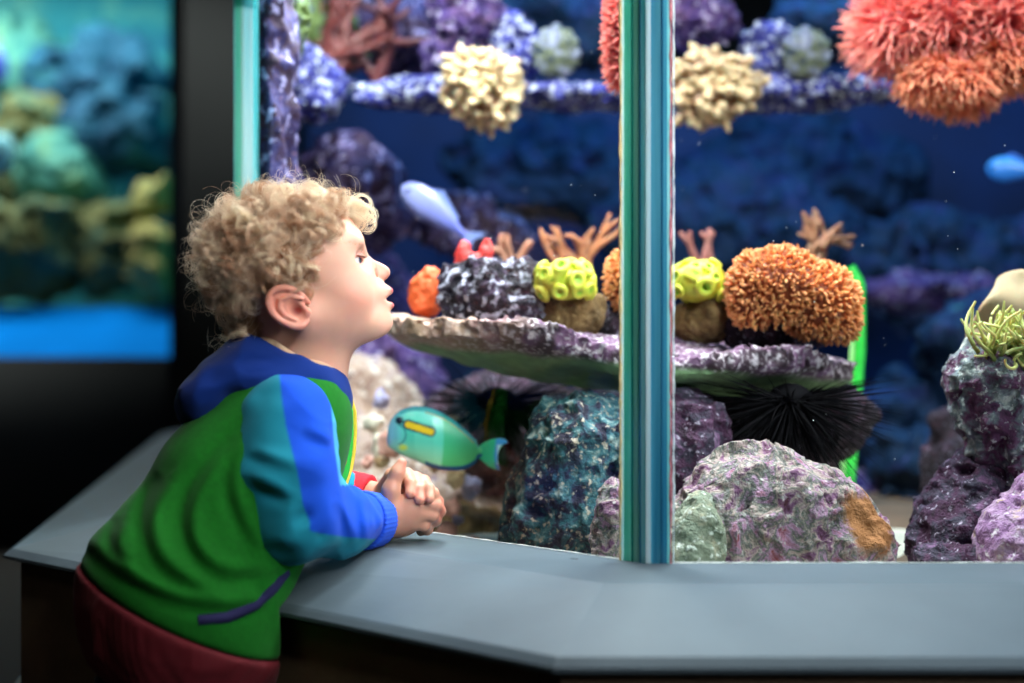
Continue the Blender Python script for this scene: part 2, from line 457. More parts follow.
# corner posts: refraction stripes and highlights of the glass edge, painted as coloured strips
def edge_stripe_mat(name, c1, c2, seed):
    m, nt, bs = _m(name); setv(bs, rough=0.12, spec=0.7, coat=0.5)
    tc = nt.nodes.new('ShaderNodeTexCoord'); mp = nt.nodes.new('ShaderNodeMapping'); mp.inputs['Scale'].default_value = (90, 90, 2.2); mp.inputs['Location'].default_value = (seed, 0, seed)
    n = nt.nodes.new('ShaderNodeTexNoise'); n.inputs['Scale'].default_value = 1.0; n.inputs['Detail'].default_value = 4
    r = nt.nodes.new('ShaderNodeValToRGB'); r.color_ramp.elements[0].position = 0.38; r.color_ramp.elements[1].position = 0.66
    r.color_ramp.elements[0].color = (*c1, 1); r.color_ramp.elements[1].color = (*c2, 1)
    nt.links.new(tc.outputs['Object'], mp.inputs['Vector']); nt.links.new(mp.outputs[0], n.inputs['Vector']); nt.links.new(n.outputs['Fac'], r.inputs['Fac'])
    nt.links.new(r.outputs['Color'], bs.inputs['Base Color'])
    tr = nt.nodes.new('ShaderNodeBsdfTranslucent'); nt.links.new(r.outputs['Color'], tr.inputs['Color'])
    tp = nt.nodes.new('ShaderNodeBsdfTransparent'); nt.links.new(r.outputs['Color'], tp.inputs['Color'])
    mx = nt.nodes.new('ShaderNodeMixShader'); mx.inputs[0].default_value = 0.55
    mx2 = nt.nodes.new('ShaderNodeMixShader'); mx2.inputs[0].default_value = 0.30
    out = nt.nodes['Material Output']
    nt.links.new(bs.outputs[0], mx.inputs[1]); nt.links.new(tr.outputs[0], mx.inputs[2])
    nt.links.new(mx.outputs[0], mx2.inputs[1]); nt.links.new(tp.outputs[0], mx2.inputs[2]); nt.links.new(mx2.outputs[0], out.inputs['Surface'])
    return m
refraction_stripes = [edge_stripe_mat('glass_edge_seafoam', srgb(110, 215, 190), srgb(170, 240, 220), 1), edge_stripe_mat('glass_edge_deep_green', srgb(30, 140, 135), srgb(60, 175, 165), 2),
           edge_stripe_mat('glass_edge_aqua', srgb(90, 205, 210), srgb(190, 245, 245), 3), edge_stripe_mat('glass_edge_blue', srgb(50, 150, 190), srgb(110, 200, 225), 4),
           edge_stripe_mat('glass_edge_pale', srgb(190, 235, 240), srgb(250, 255, 255), 5), edge_stripe_mat('glass_edge_navy', srgb(35, 115, 155), srgb(70, 160, 195), 6)]
m_seam_t = mat_plain('seam_tan', srgb(205, 180, 130), 0.3, 60, rough=0.5)
m_seam_r = mat_plain('seam_rust', srgb(190, 110, 120), 0.6, 90, rough=0.5)
m_seam_w = mat_plain('seam_clear', srgb(210, 230, 235), 0.2, 60, rough=0.3)
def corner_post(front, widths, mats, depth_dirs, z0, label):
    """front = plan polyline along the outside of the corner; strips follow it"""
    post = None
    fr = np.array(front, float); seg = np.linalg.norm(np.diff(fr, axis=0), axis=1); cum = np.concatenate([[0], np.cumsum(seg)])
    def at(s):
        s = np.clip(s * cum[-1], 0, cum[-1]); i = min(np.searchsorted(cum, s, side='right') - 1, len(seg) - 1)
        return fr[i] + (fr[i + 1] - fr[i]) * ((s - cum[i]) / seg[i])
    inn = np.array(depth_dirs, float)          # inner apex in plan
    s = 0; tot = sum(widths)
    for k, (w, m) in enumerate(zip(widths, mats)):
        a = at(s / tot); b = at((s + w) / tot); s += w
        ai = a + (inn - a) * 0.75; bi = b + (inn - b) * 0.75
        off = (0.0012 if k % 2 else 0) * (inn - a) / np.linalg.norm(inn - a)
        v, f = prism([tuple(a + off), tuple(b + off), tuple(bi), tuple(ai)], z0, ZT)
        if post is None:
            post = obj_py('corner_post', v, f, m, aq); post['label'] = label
        else: obj_py('refraction_strip', v, f, m, post)
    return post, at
S = refraction_stripes
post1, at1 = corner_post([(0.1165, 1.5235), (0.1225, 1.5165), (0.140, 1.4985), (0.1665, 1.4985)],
    [2.5, 9.0, 1.6, 7.0, 1.2, 5.0, 4.0, 8.5, 1.2, 3.5, 2.0], [S[4], S[0], S[1], S[0], S[5], S[2], S[4], S[3], S[5], S[3], S[2]], (0.1500, 1.548), GZ - 0.006, 'glass corner with painted teal refraction stripes')
zz = np.linspace(GZ - 0.004, ZT, 160)
def seam(x, y, m, r=0.0011, wob=0.0004):
    pts = np.stack([x + wob * vnoise(np.stack([zz * 0, zz * 0, zz], 1), 160, 3), y + 0 * zz, zz], 1)[None]
    v, q = tubes(pts, np.full((1, len(zz)), r) * (1 + 0.6 * vnoise(np.stack([zz * 0, zz * 0, zz], 1), 120, 8))[None], 6)
    return obj('silicone_seam', v, q, m, post1)
seam(0.1162, 1.5222, m_seam_t, 0.0014); seam(0.1672, 1.4985, m_seam_r, 0.0012); seam(0.1705, 1.4995, m_seam_w, 0.0009)
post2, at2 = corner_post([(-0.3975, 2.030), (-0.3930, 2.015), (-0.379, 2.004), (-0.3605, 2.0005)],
    [5, 3, 6, 3, 6, 2], [S[2], S[4], S[0], S[4], S[4], S[2]], (-0.362, 2.045), GZ - 0.006, 'glass corner with painted pale aqua refraction stripes')

# back panel, right side panel, lid
m_back = mat_plain('tank_back_blue', srgb(0, 44, 98), 0.5, 2.2, rough=0.7)
v, f = box((-0.70, 4.24, 0.5), (1.80, 4.30, ZT)); obj_py('back_panel', v, f, m_back, aq)
v, f = box((1.75, 1.5, 0.5), (1.80, 4.24, ZT)); obj_py('side_panel', v, f, m_back, aq)
v, f = box((-0.66, 1.44, ZT + 0.5), (1.80, 4.30, ZT + 0.56)); obj_py('lid', v, f, m_darkwall, aq)
m_trim = mat_plain('hood_grey', srgb(60, 64, 70), rough=0.5)
ho = [tuple(np.array(G[i]) + (np.array(Bq[i]) - np.array(G[i])) * k_) for k_, i in ((.04, 0), (.04, 1), (.04, 2), (.30, 2), (.30, 1), (.30, 0))]
v, f = prism(ho, 1.29, ZT + 0.5)  # out-of-view hood, lowered to keep lamp spill off the ledge
obj_py('hood', v, [f_ for f_ in f], m_trim, aq)

# white edge line where the glass meets the ledge
m_bead = mat_plain('bead_white', srgb(215, 220, 215), 0.3, 80, rough=0.4)
def bead(a, b, ta, tb):
    a = np.array([*a, GZ + 0.0006]); b = np.array([*b, GZ + 0.0006]); d = (b - a) / np.linalg.norm(b - a); a = a + d * ta; b = b - d * tb
    t = np.linspace(0, 1, 220)[:, None]; p = a + (b - a) * t
    r = 0.0008 * (1 + 0.7 * vnoise(p, 70, 2)); v, q = tubes(p[None], r[None], 6)
    o = obj('silicone_bead', v, q, m_bead, aq)
bead((1.74, 1.5), (0.14, 1.5), 0, 0.03); bead((0.14, 1.5), (-0.379, 2.019), 0.034, 0.02)

# =================================================================== REEF
PUR, LIL, CRM, WHT = srgb(70, 45, 80), srgb(150, 125, 165), srgb(200, 190, 165), srgb(225, 225, 225)
DRK, MAR, TEA, ORA = srgb(28, 26, 34), srgb(95, 45, 65), srgb(95, 130, 125), srgb(190, 120, 60)
BRIGHT = [(0.30, srgb(72, 28, 42)), (0.40, srgb(130, 88, 122)), (0.47, srgb(185, 165, 158)), (0.53, srgb(98, 108, 98)), (0.60, srgb(182, 142, 172)), (0.70, srgb(145, 66, 66))]
R_bright = mat_rock('rock_lilac_cream', BRIGHT, 34, srgb(190, 185, 180), 140, 0.36, seed=3.1)
R_boulder = mat_rock('boulder_lilac_cream', BRIGHT, 34, srgb(190, 185, 180), 140, 0.36, seed=3.1, patch=((.105, -.06, .100), .040, srgb(175, 118, 72)))
R_pale = mat_rock('rock_pale_green', [(0.3, srgb(110, 120, 100)), (0.5, srgb(135, 145, 125)), (0.65, srgb(165, 160, 135)), (0.75, srgb(140, 120, 90))], 40, srgb(220, 225, 215), 130, .38, seed=1.4)
R_purple = mat_rock('rock_purple', [(0.30, srgb(24, 18, 28)), (0.45, srgb(80, 45, 75)), (0.56, srgb(60, 60, 75)), (0.68, srgb(140, 100, 140))], 30, srgb(190, 180, 200), 150, 0.34, seed=1.7)
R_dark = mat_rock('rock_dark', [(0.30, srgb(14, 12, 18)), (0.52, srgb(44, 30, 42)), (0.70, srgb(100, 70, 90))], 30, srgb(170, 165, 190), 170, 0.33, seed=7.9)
R_blue = mat_rock('rock_blue_crust', [(0.30, srgb(14, 14, 50)), (0.48, srgb(40, 45, 130)), (0.60, srgb(80, 85, 185)), (0.72, srgb(180, 195, 240))], 28, srgb(225, 235, 250), 90, 0.42, seed=9.2)
R_violet = mat_rock('rock_violet', [(0.30, srgb(28, 18, 55)), (0.48, srgb(70, 50, 115)), (0.66, srgb(125, 95, 140))], 22, srgb(190, 180, 215), 60, 0.38, seed=4.4)
R_teal = mat_rock('rock_teal_mottle', [(0.30, srgb(22, 24, 38)), (0.45, srgb(50, 45, 70)), (0.56, srgb(60, 115, 125)), (0.70, srgb(190, 200, 190))], 34, srgb(205, 190, 170), 130, 0.36, seed=5.5)
R_knob = mat_rock('rock_black_knobs', [(0.3, srgb(12, 10, 18)), (0.52, srgb(38, 28, 44)), (0.68, srgb(90, 70, 100))], 30, srgb(200, 200, 222), 75, 0.43, seed=5.1)
R_green = mat_rock('rock_algae_green', [(0.30, srgb(20, 40, 30)), (0.55, srgb(55, 85, 60)), (0.70, srgb(90, 110, 80))], 14, None, bumps=((60, 0.5, 0.004),), seed=2.5)
R_tan = mat_rock('rock_tan', [(0.30, srgb(80, 60, 35)), (0.55, srgb(130, 100, 60)), (0.70, srgb(165, 140, 95))], 26, None, seed=6.2)

def rock(name, blobs, mat, res, amp, scale, label=None, cat='rock', group=None, parent=None, ridge=0.0, seed=0, k=0.03, clip=None, octs=4, pits=0.0, rough_=0.004, flat=None, zmin=None):
    """blobs: list of (centre, radii[, basis])"""
    if zmin is not None:      # the foot of the stone, down to the sand
        zmin = SAND_Z - .008; blobs = list(blobs) + [(np.array(b[0]) - [0, 0, .035], b[1]) for b in blobs if len(b) == 2 and b[0][2] - b[1][2] < .575]
    def f(p):
        d = None
        for b in blobs:
            e = ell(p, b[0], b[1], b[2] if len(b) > 2 else None)
            d = e if d is None else smin(d, e, k)
        n = fbm(p, scale, octs, seed)
        d = d - amp * n - rough_ * ((1 - 2 * np.abs(vnoise(p, scale * 2.3, seed + 31))) * .6 + (1 - 2 * np.abs(vnoise(p, scale * 5.1, seed + 32))) * .35)
        if ridge: d = d + ridge * np.abs(vnoise(p, scale * 1.7, seed + 5)) * 1.6 - ridge * 0.5
        if pits:
            d = d + pits * np.clip(vnoise(p, scale * 5.0, seed + 9) - 0.15, 0, 1) * 2
        if clip is not None: d = smax(d, clip(p), 0.006)
        if zmin is not None: d = np.maximum(d, zmin - p[..., 2])
        return d
    c = np.array([b[0] for b in blobs]); r = np.array([np.full(3, max(b[1])) if len(b) > 2 else np.array(b[1]) for b in blobs])
    m = amp * 2.2 + ridge * 2 + rough_ + 0.01
    v, q = nets(f, (c - r).min(0) - m, (c + r).max(0) + m, res, extra=m)
    o = obj(name, v, q, mat, parent)
    if label and parent is None: tag(o, label, cat, group)
    return o
def W(px, D): return px / F * D     # pixel span to metres
def infront(a, b, off):             # half space behind the oblique pane
    nrm = np.array([-1, -1]) / 2 ** .5
    return lambda p: ((p[..., 0] - 0.14) * nrm[0] + (p[..., 1] - 1.5) * nrm[1]) + off
# everything in the tank stays behind both panes
def inside_tank(p):
    a = 1.535 - p[..., 1]
    b = (1.64 + 0.05 - (p[..., 0] + p[..., 1])) / 2 ** .5
    c = (-0.368 - (p[..., 1] - 2.035) * 0.1057) - p[..., 0]
    return np.maximum(np.maximum(a, b), c)

# big bright boulder behind the right pane
D = 1.70
rock('boulder', [(P(765, 530, D), (W(92, D), 0.085, W(48, D))), (P(742, 484, D), (W(40, D), 0.07, W(38, D))), (P(790, 495, D), (W(44, D), 0.07, W(30, D))), (P(828, 536, D), (W(50, D), 0.07, W(32, D))), (P(708, 540, D), (W(30, D), 0.06, W(40, D)))],
     R_boulder, 0.0024, 0.010, 22, 'large lilac and cream boulder with orange patch right of the corner post', ridge=0.009, seed=3, clip=inside_tank, zmin=0.55, k=0.05)
m_orange_crust = mat_rock('orange_crust', [(0.35, srgb(120, 70, 35)), (0.55, srgb(200, 130, 60)), (0.7, srgb(225, 180, 120))], 40, srgb(230, 215, 200), 120, 0.3, seed=1)
# pillar left of the post, mottled teal
D = 1.86
rock('rock_pillar', [(P(592, 432, D), (W(52, D), 0.08, W(38, D))), (P(566, 490, D), (W(46, D), 0.09, W(62, D))), (P(545, 545, D), (W(34, D), 0.06, W(30, D))), (P(612, 500, D), (W(28, D), 0.07, W(60, D)))],
     R_teal, 0.0026, 0.010, 24, 'tall dark rock pillar mottled teal and purple left of the corner post', ridge=0.008, seed=11, clip=inside_tank, zmin=0.55, k=0.05)
rock('refracted_pillar', [(P(684, 440, 1.86), (W(40, D), 0.07, W(55, D))), (P(676, 505, 1.86), (W(28, D), 0.06, W(66, D)))],
     R_purple, 0.0028, 0.009, 24, 'maroon refracted double of the rock pillar, just right of the corner post under the coral shelf', ridge=0.008, seed=12, clip=inside_tank, zmin=0.55, k=0.05)  # the pillar's second view through the right pane, built as a solid rock
rock('small_rock', [(P(610, 545, 1.66), (W(15, 1.66), 0.03, W(34, 1.66))), (P(614, 500, 1.66), (W(13, 1.66), 0.025, W(22, 1.66)))], R_bright, 0.0028, 0.005, 40,
     'small pale stone leaning at the left foot of the corner post', seed=21, clip=inside_tank, zmin=0.55)
rock('small_rock', [(P(697, 525, 1.62), (W(22, 1.62), 0.03, W(34, 1.62))), (P(688, 552, 1.60), (W(20, 1.6), 0.025, W(16, 1.6)))], R_pale, 0.0028, 0.006, 36,
     'pale greenish stone wedged between the corner post and the big boulder', seed=22, clip=inside_tank, zmin=0.55)
# coral shelf
D = 1.98
sc_c = P(619, 352, 2.05)
def shelf(p):
    q = p - V3(sc_c)
    # thin bowl: rim at z = 0 with a slight tilt, hollow underside
    a, b = 0.329, 0.235
    rr = np.sqrt((q[..., 0] / a) ** 2 + (q[..., 1] / b) ** 2) + 0.10 * vnoise(p, 7, 4) + 0.05 * vnoise(p, 22, 6)
    tilt = -0.085 * q[..., 0] + 0.02 * vnoise(p, 5, 9)
    zc = q[..., 2] - tilt - 0.004
    top = zc - 0.010 - 0.007 * vnoise(p, 40, 1) - 0.005 * (1 - 2 * np.abs(vnoise(p, 95, 2))) - .002 * vnoise(p, 230, 5)
    bot = -zc - 0.012 - 0.050 * np.clip(1 - rr, 0, 1) ** 0.6 - 0.004 * vnoise(p, 30, 3)
    return np.maximum(np.maximum(top, bot) * 0.8, (rr - 1) * 0.16 - .004 * (1 - 2 * np.abs(vnoise(p, 80, 12))))
v, q = nets(shelf, sc_c - [0.42, 0.33, 0.12], sc_c + [0.42, 0.33, 0.08], 0.0026, extra=0.012)
# encrusted top and rim, green underside
zt = v[:, 2] - (sc_c[2] - 0.085 * (v[:, 0] - sc_c[0]))
nz = fbm(v, 60, 3, 4) * 0.5 + 0.5
under = np.clip((-0.010 - zt) / 0.008 + 0.5 * vnoise(v, 25, 7), 0, 1)[:, None]
t1 = np.clip(fbm(v, 230, 3, 8) * 1.6 - .15, 0, 1)[:, None]; t2 = np.clip(vnoise(v, 45, 3) * 1.5 + .5, 0, 1)[:, None]
crust = (srgb(115, 80, 112) * t2 + srgb(70, 50, 62) * (1 - t2)) * (1 - t1) + srgb(205, 192, 200) * t1
leftw = np.clip((-0.12 - (v[:, 0] - sc_c[0])) / 0.12, 0, 1)[:, None]
crust = crust * (1 - leftw) + (crust * 0.45 + srgb(225, 185, 150) * 0.55) * leftw
green = srgb(125, 160, 112) * (0.7 + 0.5 * nz[:, None])
col = crust * (1 - under) + green * under
m_shelf = mat_attr('shelf_crust', bump=(200, 0.7, 0.003), rough=0.75)
o = obj('coral_shelf', v, q, m_shelf, colors=col)
tag(o, 'wide flat plate of coral rock with crusty rim and green underside', 'coral shelf')

# support rocks under / behind the shelf
D = 2.13
rock('shelf_rock', [(P(815, 420, 2.12), (W(54, D), 0.09, W(42, D))), (P(770, 440, 2.15), (W(60, D), 0.08, W(46, D))), (P(720, 440, 2.2), (W(50, D), 0.08, W(80, D)))], R_dark, 0.0042, 0.010, 22,
     'dark purple rock carrying the right end of the coral shelf', ridge=0.008, seed=31, clip=inside_tank)
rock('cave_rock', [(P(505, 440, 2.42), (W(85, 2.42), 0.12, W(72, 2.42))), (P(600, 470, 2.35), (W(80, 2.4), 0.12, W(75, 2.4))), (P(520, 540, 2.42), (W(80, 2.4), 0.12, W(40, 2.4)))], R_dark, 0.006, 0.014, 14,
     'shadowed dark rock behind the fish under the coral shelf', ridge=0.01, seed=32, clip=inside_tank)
# rocks standing on the shelf
D = 1.93
m_spk = R_dark
rock('encrusted_rock', [(P(478, 290, 1.95), (W(36, D), 0.05, W(30, D))), (P(510, 284, 1.97), (W(34, D), 0.045, W(25, D))), (P(497, 310, 1.95), (W(52, D), 0.05, W(20, D)))], R_knob, 0.0024, 0.010, 36,
     'black and purple knobbly rock on the coral shelf nearest the child', ridge=0.007, seed=41, clip=inside_tank, octs=4, pits=0.003)
rock('coral_rock', [(P(570, 320, 1.96), (W(32, D), 0.045, W(20, D))), (P(575, 305, 1.96), (W(26, D), 0.04, W(15, D)))], R_tan, 0.0028, 0.004, 40,
     'brown rock under the yellow coral left of the corner post', seed=42, clip=inside_tank)
rock('coral_rock', [(P(700, 324, 1.99), (W(34, D), 0.045, W(20, D))), (P(712, 310, 1.99), (W(22, D), 0.04, W(14, D)))], R_tan, 0.0028, 0.004, 40,
     'refracted double of the brown rock, under the yellow coral right of the corner post', seed=43)  # repeats the left base rock, a refraction image given real geometry
rock('coral_rock', [(P(765, 325, 1.98), (W(38, D), 0.045, W(20, D))), (P(745, 322, 1.98), (W(26, D), 0.04, W(20, D))), (P(800, 328, 2.02), (W(40, D), 0.04, W(16, D)))], R_dark, 0.003, 0.006, 36,
     'dark knobbly rock under the orange dome coral', ridge=0.005, seed=44)
rock('coral_rock', [(P(612, 325, 2.0), (W(16, D), 0.035, W(22, D)))], R_dark, 0.003, 0.005, 36,
     'small dark rock on the coral shelf touching the corner post at its left', ridge=0.004, seed=45, clip=inside_tank)

# yellow cup corals
m_yellow = mat_attr('yellow_coral', rough=0.5, sss=0.15, sssscale=0.01, bump=(300, 0.3, 0.001))
def cup_coral(c, r, n, cupr, label, seed):
    c = np.array(c); rng = np.random.default_rng(seed); d = sphere_dirs(n, rng, 1.2); d = d[d[:, 2] > -0.6]
    ctr = c + d * np.array(r) * rng.uniform(.86, 1.12, (len(d), 1)); rr = cupr * rng.uniform(0.8, 1.25, len(d))
    def f(p):
        e = ell(p, c, np.array(r) * 0.93)
        for cc, dd, r0 in zip(ctr, d, rr):
            q = p - V3(cc); h = q @ V3(dd); rad = np.sqrt(np.maximum((q * q).sum(-1) - h * h, 0))
            tor = np.sqrt((rad - r0 * 0.72) ** 2 + (h - r0 * 0.25) ** 2) - r0 * 0.38
            e = smin(e, tor, 0.003)
            
        return e
    m = max(r) + cupr * 2
    v, q = nets(f, c - m, c + m, 0.0021, extra=0.004)
    hc = np.min(np.linalg.norm(v[:, None] - (ctr + d * rr[:, None] * 0.2)[None], axis=-1) / rr[None], axis=1)
    w = np.clip((0.75 - hc) / 0.3, 0, 1)[:, None]; t = (vnoise(v, 90, seed) * 0.5 + 0.5)[:, None]
    col = (srgb(196, 212, 62) * t + srgb(215, 205, 70) * (1 - t)) * (1 - w) + srgb(150, 190, 50) * w
    o = obj('cup_coral', v, q, m_yellow, colors=col); tag(o, label, 'coral'); return o
D = 1.92
cup_coral(P(566, 282, D), (W(29, D), 0.036, W(20, D)), 44, 0.0105, 'lime yellow cup coral on brown rock left of the corner post', 5)
D = 1.96
cup_coral(P(697, 283, D), (W(28, D), 0.036, W(21, D)), 44, 0.0105, 'refracted double of the lime yellow cup coral, beside the orange dome coral', 6)  # refraction image of the left coral, modelled as a second coral

# tentacled corals
def tufts(c, r, n, length, rad, seed, keep=None, droop=0.0, wave=0.25, k=7, sides=5, tip=1.0, bias=(0, 0, 0)):
    rng = np.random.default_rng(seed); d = sphere_dirs(n, rng, 0.9)
    if keep is not None: d = d[keep(d)]
    N = len(d); c = np.array(c); base = c + d * np.array(r)
    nr = d / np.array(r); nr /= np.linalg.norm(nr, axis=1, keepdims=True)
    nr = nr + rng.normal(0, wave, nr.shape) + np.array(bias); nr /= np.linalg.norm(nr, axis=1, keepdims=True)
    L = length * rng.uniform(0.6, 1.2, N); side = rng.normal(0, 1, (N, 3)); side -= nr * (side * nr).sum(1, keepdims=True)
    t = np.linspace(0, 1, k)
    pts = base[:, None] + nr[:, None] * (L[:, None] * t)[:, :, None] + side[:, None] * (wave * 0.35 * L[:, None] * t ** 2)[:, :, None]
    pts[:, :, 2] -= droop * L[:, None] * t ** 2
    rr = rad * rng.uniform(0.7, 1.2, (N, 1)) * (1 + (tip - 1) * t)[None]; rr[:, -1] *= 0.35
    return tubes(pts, rr, sides), t
def anemone(name, c, r, n, length, rad, cols, label, seed, mat, core=0.92, **kw):
    (v, q), t = tufts(c, r, n, length, rad, seed, **kw)
    k = len(t); sides = kw.get('sides', 5)
    tt = np.tile(np.repeat(t, sides), len(v) // (k * sides))[:, None]
    nz = (vnoise(v, 30, seed) * 0.5 + 0.5)[:, None]
    col = (cols[0] * (1 - tt) + cols[1] * tt) * (0.8 + 0.4 * nz)
    def f(p): return ell(p, c, np.array(r) * core) - 0.004 * fbm(p, 50, 2, seed)
    m = np.array(r) * 1.1 + 0.01
    bv, bq = nets(f, np.array(c) - m, np.array(c) + m, 0.006, extra=0.006)
    o = obj(name, bv, bq, mat, colors=np.tile(cols[2], (len(bv), 1))); tag(o, label, 'coral')
    obj('tentacles', v, q, mat, o, colors=col)
    return o
m_soft = mat_attr('soft_coral', rough=0.45, sss=0.2, sssscale=0.01)
D = 1.92
OR = [srgb(165, 78, 35), srgb(250, 160, 95), srgb(130, 62, 30)]
def multi_anemone(name, blobs, n, length, rad, cols, label, seed, mat, core=.92, **kw):
    """one animal from several overlapping cushions: union core plus tentacles rooted on the outside"""
    vs, qs, tts = [], [], []
    for bi_, (c, r) in enumerate(blobs):
        (v, q), t = tufts(c, r, int(n * np.prod(r) ** .667 / sum(np.prod(b[1]) ** .667 for b in blobs)), length, rad, seed + bi_, **kw)
        k = len(t); sd = kw.get('sides', 5); N = len(v) // (k * sd); vv = v.reshape(N, k * sd, 3); qq = q.reshape(N, (k - 1) * sd, 4)
        root = vv[:, :sd].mean(1); ok = np.ones(N, bool)
        for bj, (c2, r2) in enumerate(blobs):
            if bj != bi_: ok &= ell(root, c2, np.array(r2) * .97) > 0
        idx = np.where(ok)[0]; vs.append(vv[idx].reshape(-1, 3)); tts.append(np.tile(np.repeat(t, sd), len(idx)))
        qs.append((qq[0] - 0)[None] + (np.arange(len(idx)) * k * sd)[:, None, None]); qs[-1] = qs[-1].reshape(-1, 4)
    v, q = join(list(zip(vs, qs))); tt = np.concatenate(tts)[:, None]
    nz = (vnoise(v, 30, seed) * 0.5 + 0.5)[:, None]; col = (cols[0] * (1 - tt) + cols[1] * tt) * (0.8 + 0.4 * nz)
    def f(p):
        d = None
        for c, r in blobs:
            e = ell(p, c, np.array(r) * core); d = e if d is None else smin(d, e, .02)
        return d - 0.004 * fbm(p, 50, 2, seed)
    C0 = np.array([b[0] for b in blobs]); R0 = np.array([b[1] for b in blobs])
    bv, bq = nets(f, (C0 - R0).min(0) - .02, (C0 + R0).max(0) + .02, 0.006, extra=0.006)
    o = obj(name, bv, bq, mat, colors=np.tile(cols[2], (len(bv), 1))); tag(o, label, 'coral')
    obj('tentacles', v, q, mat, o, colors=col); return o
def B(px, py, D, rx, ry, rz): return (P(px, py, D), (W(rx, D), ry, W(rz, D)))
D = 1.92
OR = [srgb(190, 90, 40), srgb(255, 175, 110), srgb(150, 72, 35)]
multi_anemone('dome_coral', [B(780, 288, D, 44, .055, 38), B(818, 302, D, 38, .05, 36), B(836, 322, D, 20, .04, 20), B(752, 292, D, 22, .04, 36)], 3600, 0.010, 0.0019, OR, 'orange dome coral covered in short polyps on the coral shelf', 3, m_soft, tip=1.25, keep=lambda d: d[:, 2] > -0.92, k=5, wave=.5)
anemone('dome_coral', P(626, 280, D + 0.06), (W(18, D), 0.03, W(28, D)), 700, 0.010, 0.0018, OR, 'refracted sliver of the orange dome coral touching the left side of the corner post', 4, m_soft, tip=1.15, k=5)  # the dome's bent image in the oblique pane, given its own body
D = 2.16
PK = [srgb(205, 70, 75), srgb(255, 155, 140), srgb(165, 50, 60)]
PO = [srgb(205, 85, 60), srgb(255, 165, 125), srgb(175, 70, 50)]
multi_anemone('hanging_anemone', [B(892, 28, D, 28, .06, 30), B(936, 22, D, 42, .07, 40), B(990, 20, D, 40, .07, 44), B(1040, 30, D, 40, .06, 40)], 4600, 0.040, 0.0019, PK, 'large coral pink anemone hanging in the upper right of the tank', 8, m_soft, wave=0.45, tip=0.45, droop=0.2, k=8, bias=(-.25, 0, .2))
multi_anemone('hanging_anemone', [B(930, 78, D - .03, 26, .045, 20), B(962, 84, D - .03, 30, .05, 24), B(1000, 62, D - .03, 30, .045, 22)], 2400, 0.022, 0.0019, PO, 'smaller orange-pink anemone drooping below the large pink one', 18, m_soft, wave=0.5, tip=0.5, droop=0.3, k=7, bias=(-.1, -.1, -.2))
anemone('hanging_anemone', P(618, 35, 2.0), (W(9, 2), 0.03, W(52, 2)), 700, 0.014, 0.002, PK, 'narrow strip of pink anemone at the left edge of the corner post, top', 9, m_soft, wave=0.3, tip=0.6, k=6)
CR = [srgb(135, 95, 60), srgb(228, 205, 160), srgb(110, 80, 55)]
D = 2.45
def cream(c, r, n, label, seed):
    rng = np.random.default_rng(seed); d = sphere_dirs(n, rng, 1.0); c = np.array(c); r = np.array(r)
    parts = []; cols = []
    pts = []; rr = []
    t = np.linspace(0, 1, 6)
    nrm = d / r; nrm /= np.linalg.norm(nrm, axis=1, keepdims=True); nrm += rng.normal(0, 0.45, nrm.shape)
    L = rng.uniform(0.008, 0.020, n)
    pts = (c + d * r * (0.90 + 0.34 * vnoise(d * 1.0, 1.7, seed + 40))[:, None])[:, None] + nrm[:, None] * (L[:, None] * t)[:, :, None]
    rad = rng.uniform(0.0065, 0.0105, (n, 1)) * np.array([0.8, 0.9, 1.0, 1.0, 0.8, 0.2])[None]
    v, q = tubes(pts, rad, 8)
    tt = np.tile(np.repeat(t, 8), n)[:, None]
    col = CR[0] * (1 - tt) + CR[1] * tt
    def f(p):
        q = (p - V3(c)); dn = q / np.maximum(np.linalg.norm(q, axis=-1, keepdims=True), 1e-6)
        return ell(p, c, r * 0.88) - 0.34 * .045 * vnoise(dn, 1.7, seed + 40) - 0.003 * fbm(p, 40, 2, seed)
    bv, bq = nets(f, c - r * 1.3 - .02, c + r * 1.3 + .02, 0.005, extra=.02)
    o = obj('finger_coral', bv, bq, m_soft, colors=np.tile(CR[0] * 0.8, (len(bv), 1))); tag(o, label, 'coral')
    obj('polyps', v, q, m_soft, o, colors=col); return o
cream(P(484, 90, D), (W(38, D), 0.05, W(34, D)), 280, 'cream knobbly finger coral on the upper ledge, left of the corner post', 2)
cream(P(714, 88, D), (W(40, D), 0.05, W(34, D)), 280, 'refracted double of the cream finger coral on the upper ledge, right of the corner post', 3)  # one coral seen twice by refraction; this second view is built solid

# branching corals
def branch_tree(c, h, spread, levels, r0, seed, fan=0.25, up=0.6, nb=3):
    rng = np.random.default_rng(seed); segs = []
    def grow(p, d, L, r, lv):
        k = 6; pts = [p]; dd = d.copy()
        for i in range(k - 1):
            dd = dd + rng.normal(0, 0.14, 3) * [1, fan, 1]; dd /= np.linalg.norm(dd); pts.append(pts[-1] + dd * L / (k - 1))
        rad = np.linspace(r, r * 0.78, k); 
        if lv == 0: rad[-1] *= 0.5
        segs.append((np.array(pts), rad))
        if lv > 0:
            for j in range(nb if lv > 1 else 2):
                nd = dd + rng.normal(0, spread, 3) * [1, fan, 0.7] + [0, 0, up * 0.3]; nd /= np.linalg.norm(nd)
                grow(pts[-1] if j < 2 else pts[3], nd, L * rng.uniform(0.65, 0.9), r * 0.76, lv - 1)
    for j in range(nb):
        d = np.array([rng.normal(0, spread), rng.normal(0, spread * fan), 1.0]); d /= np.linalg.norm(d)
        grow(np.array(c) + rng.normal(0, r0, 3) * [1, .5, 0], d, h / (levels + 1) * 1.35, r0, levels)
    return tubes(np.array([s[0] for s in segs]), np.array([s[1] for s in segs]), 7)
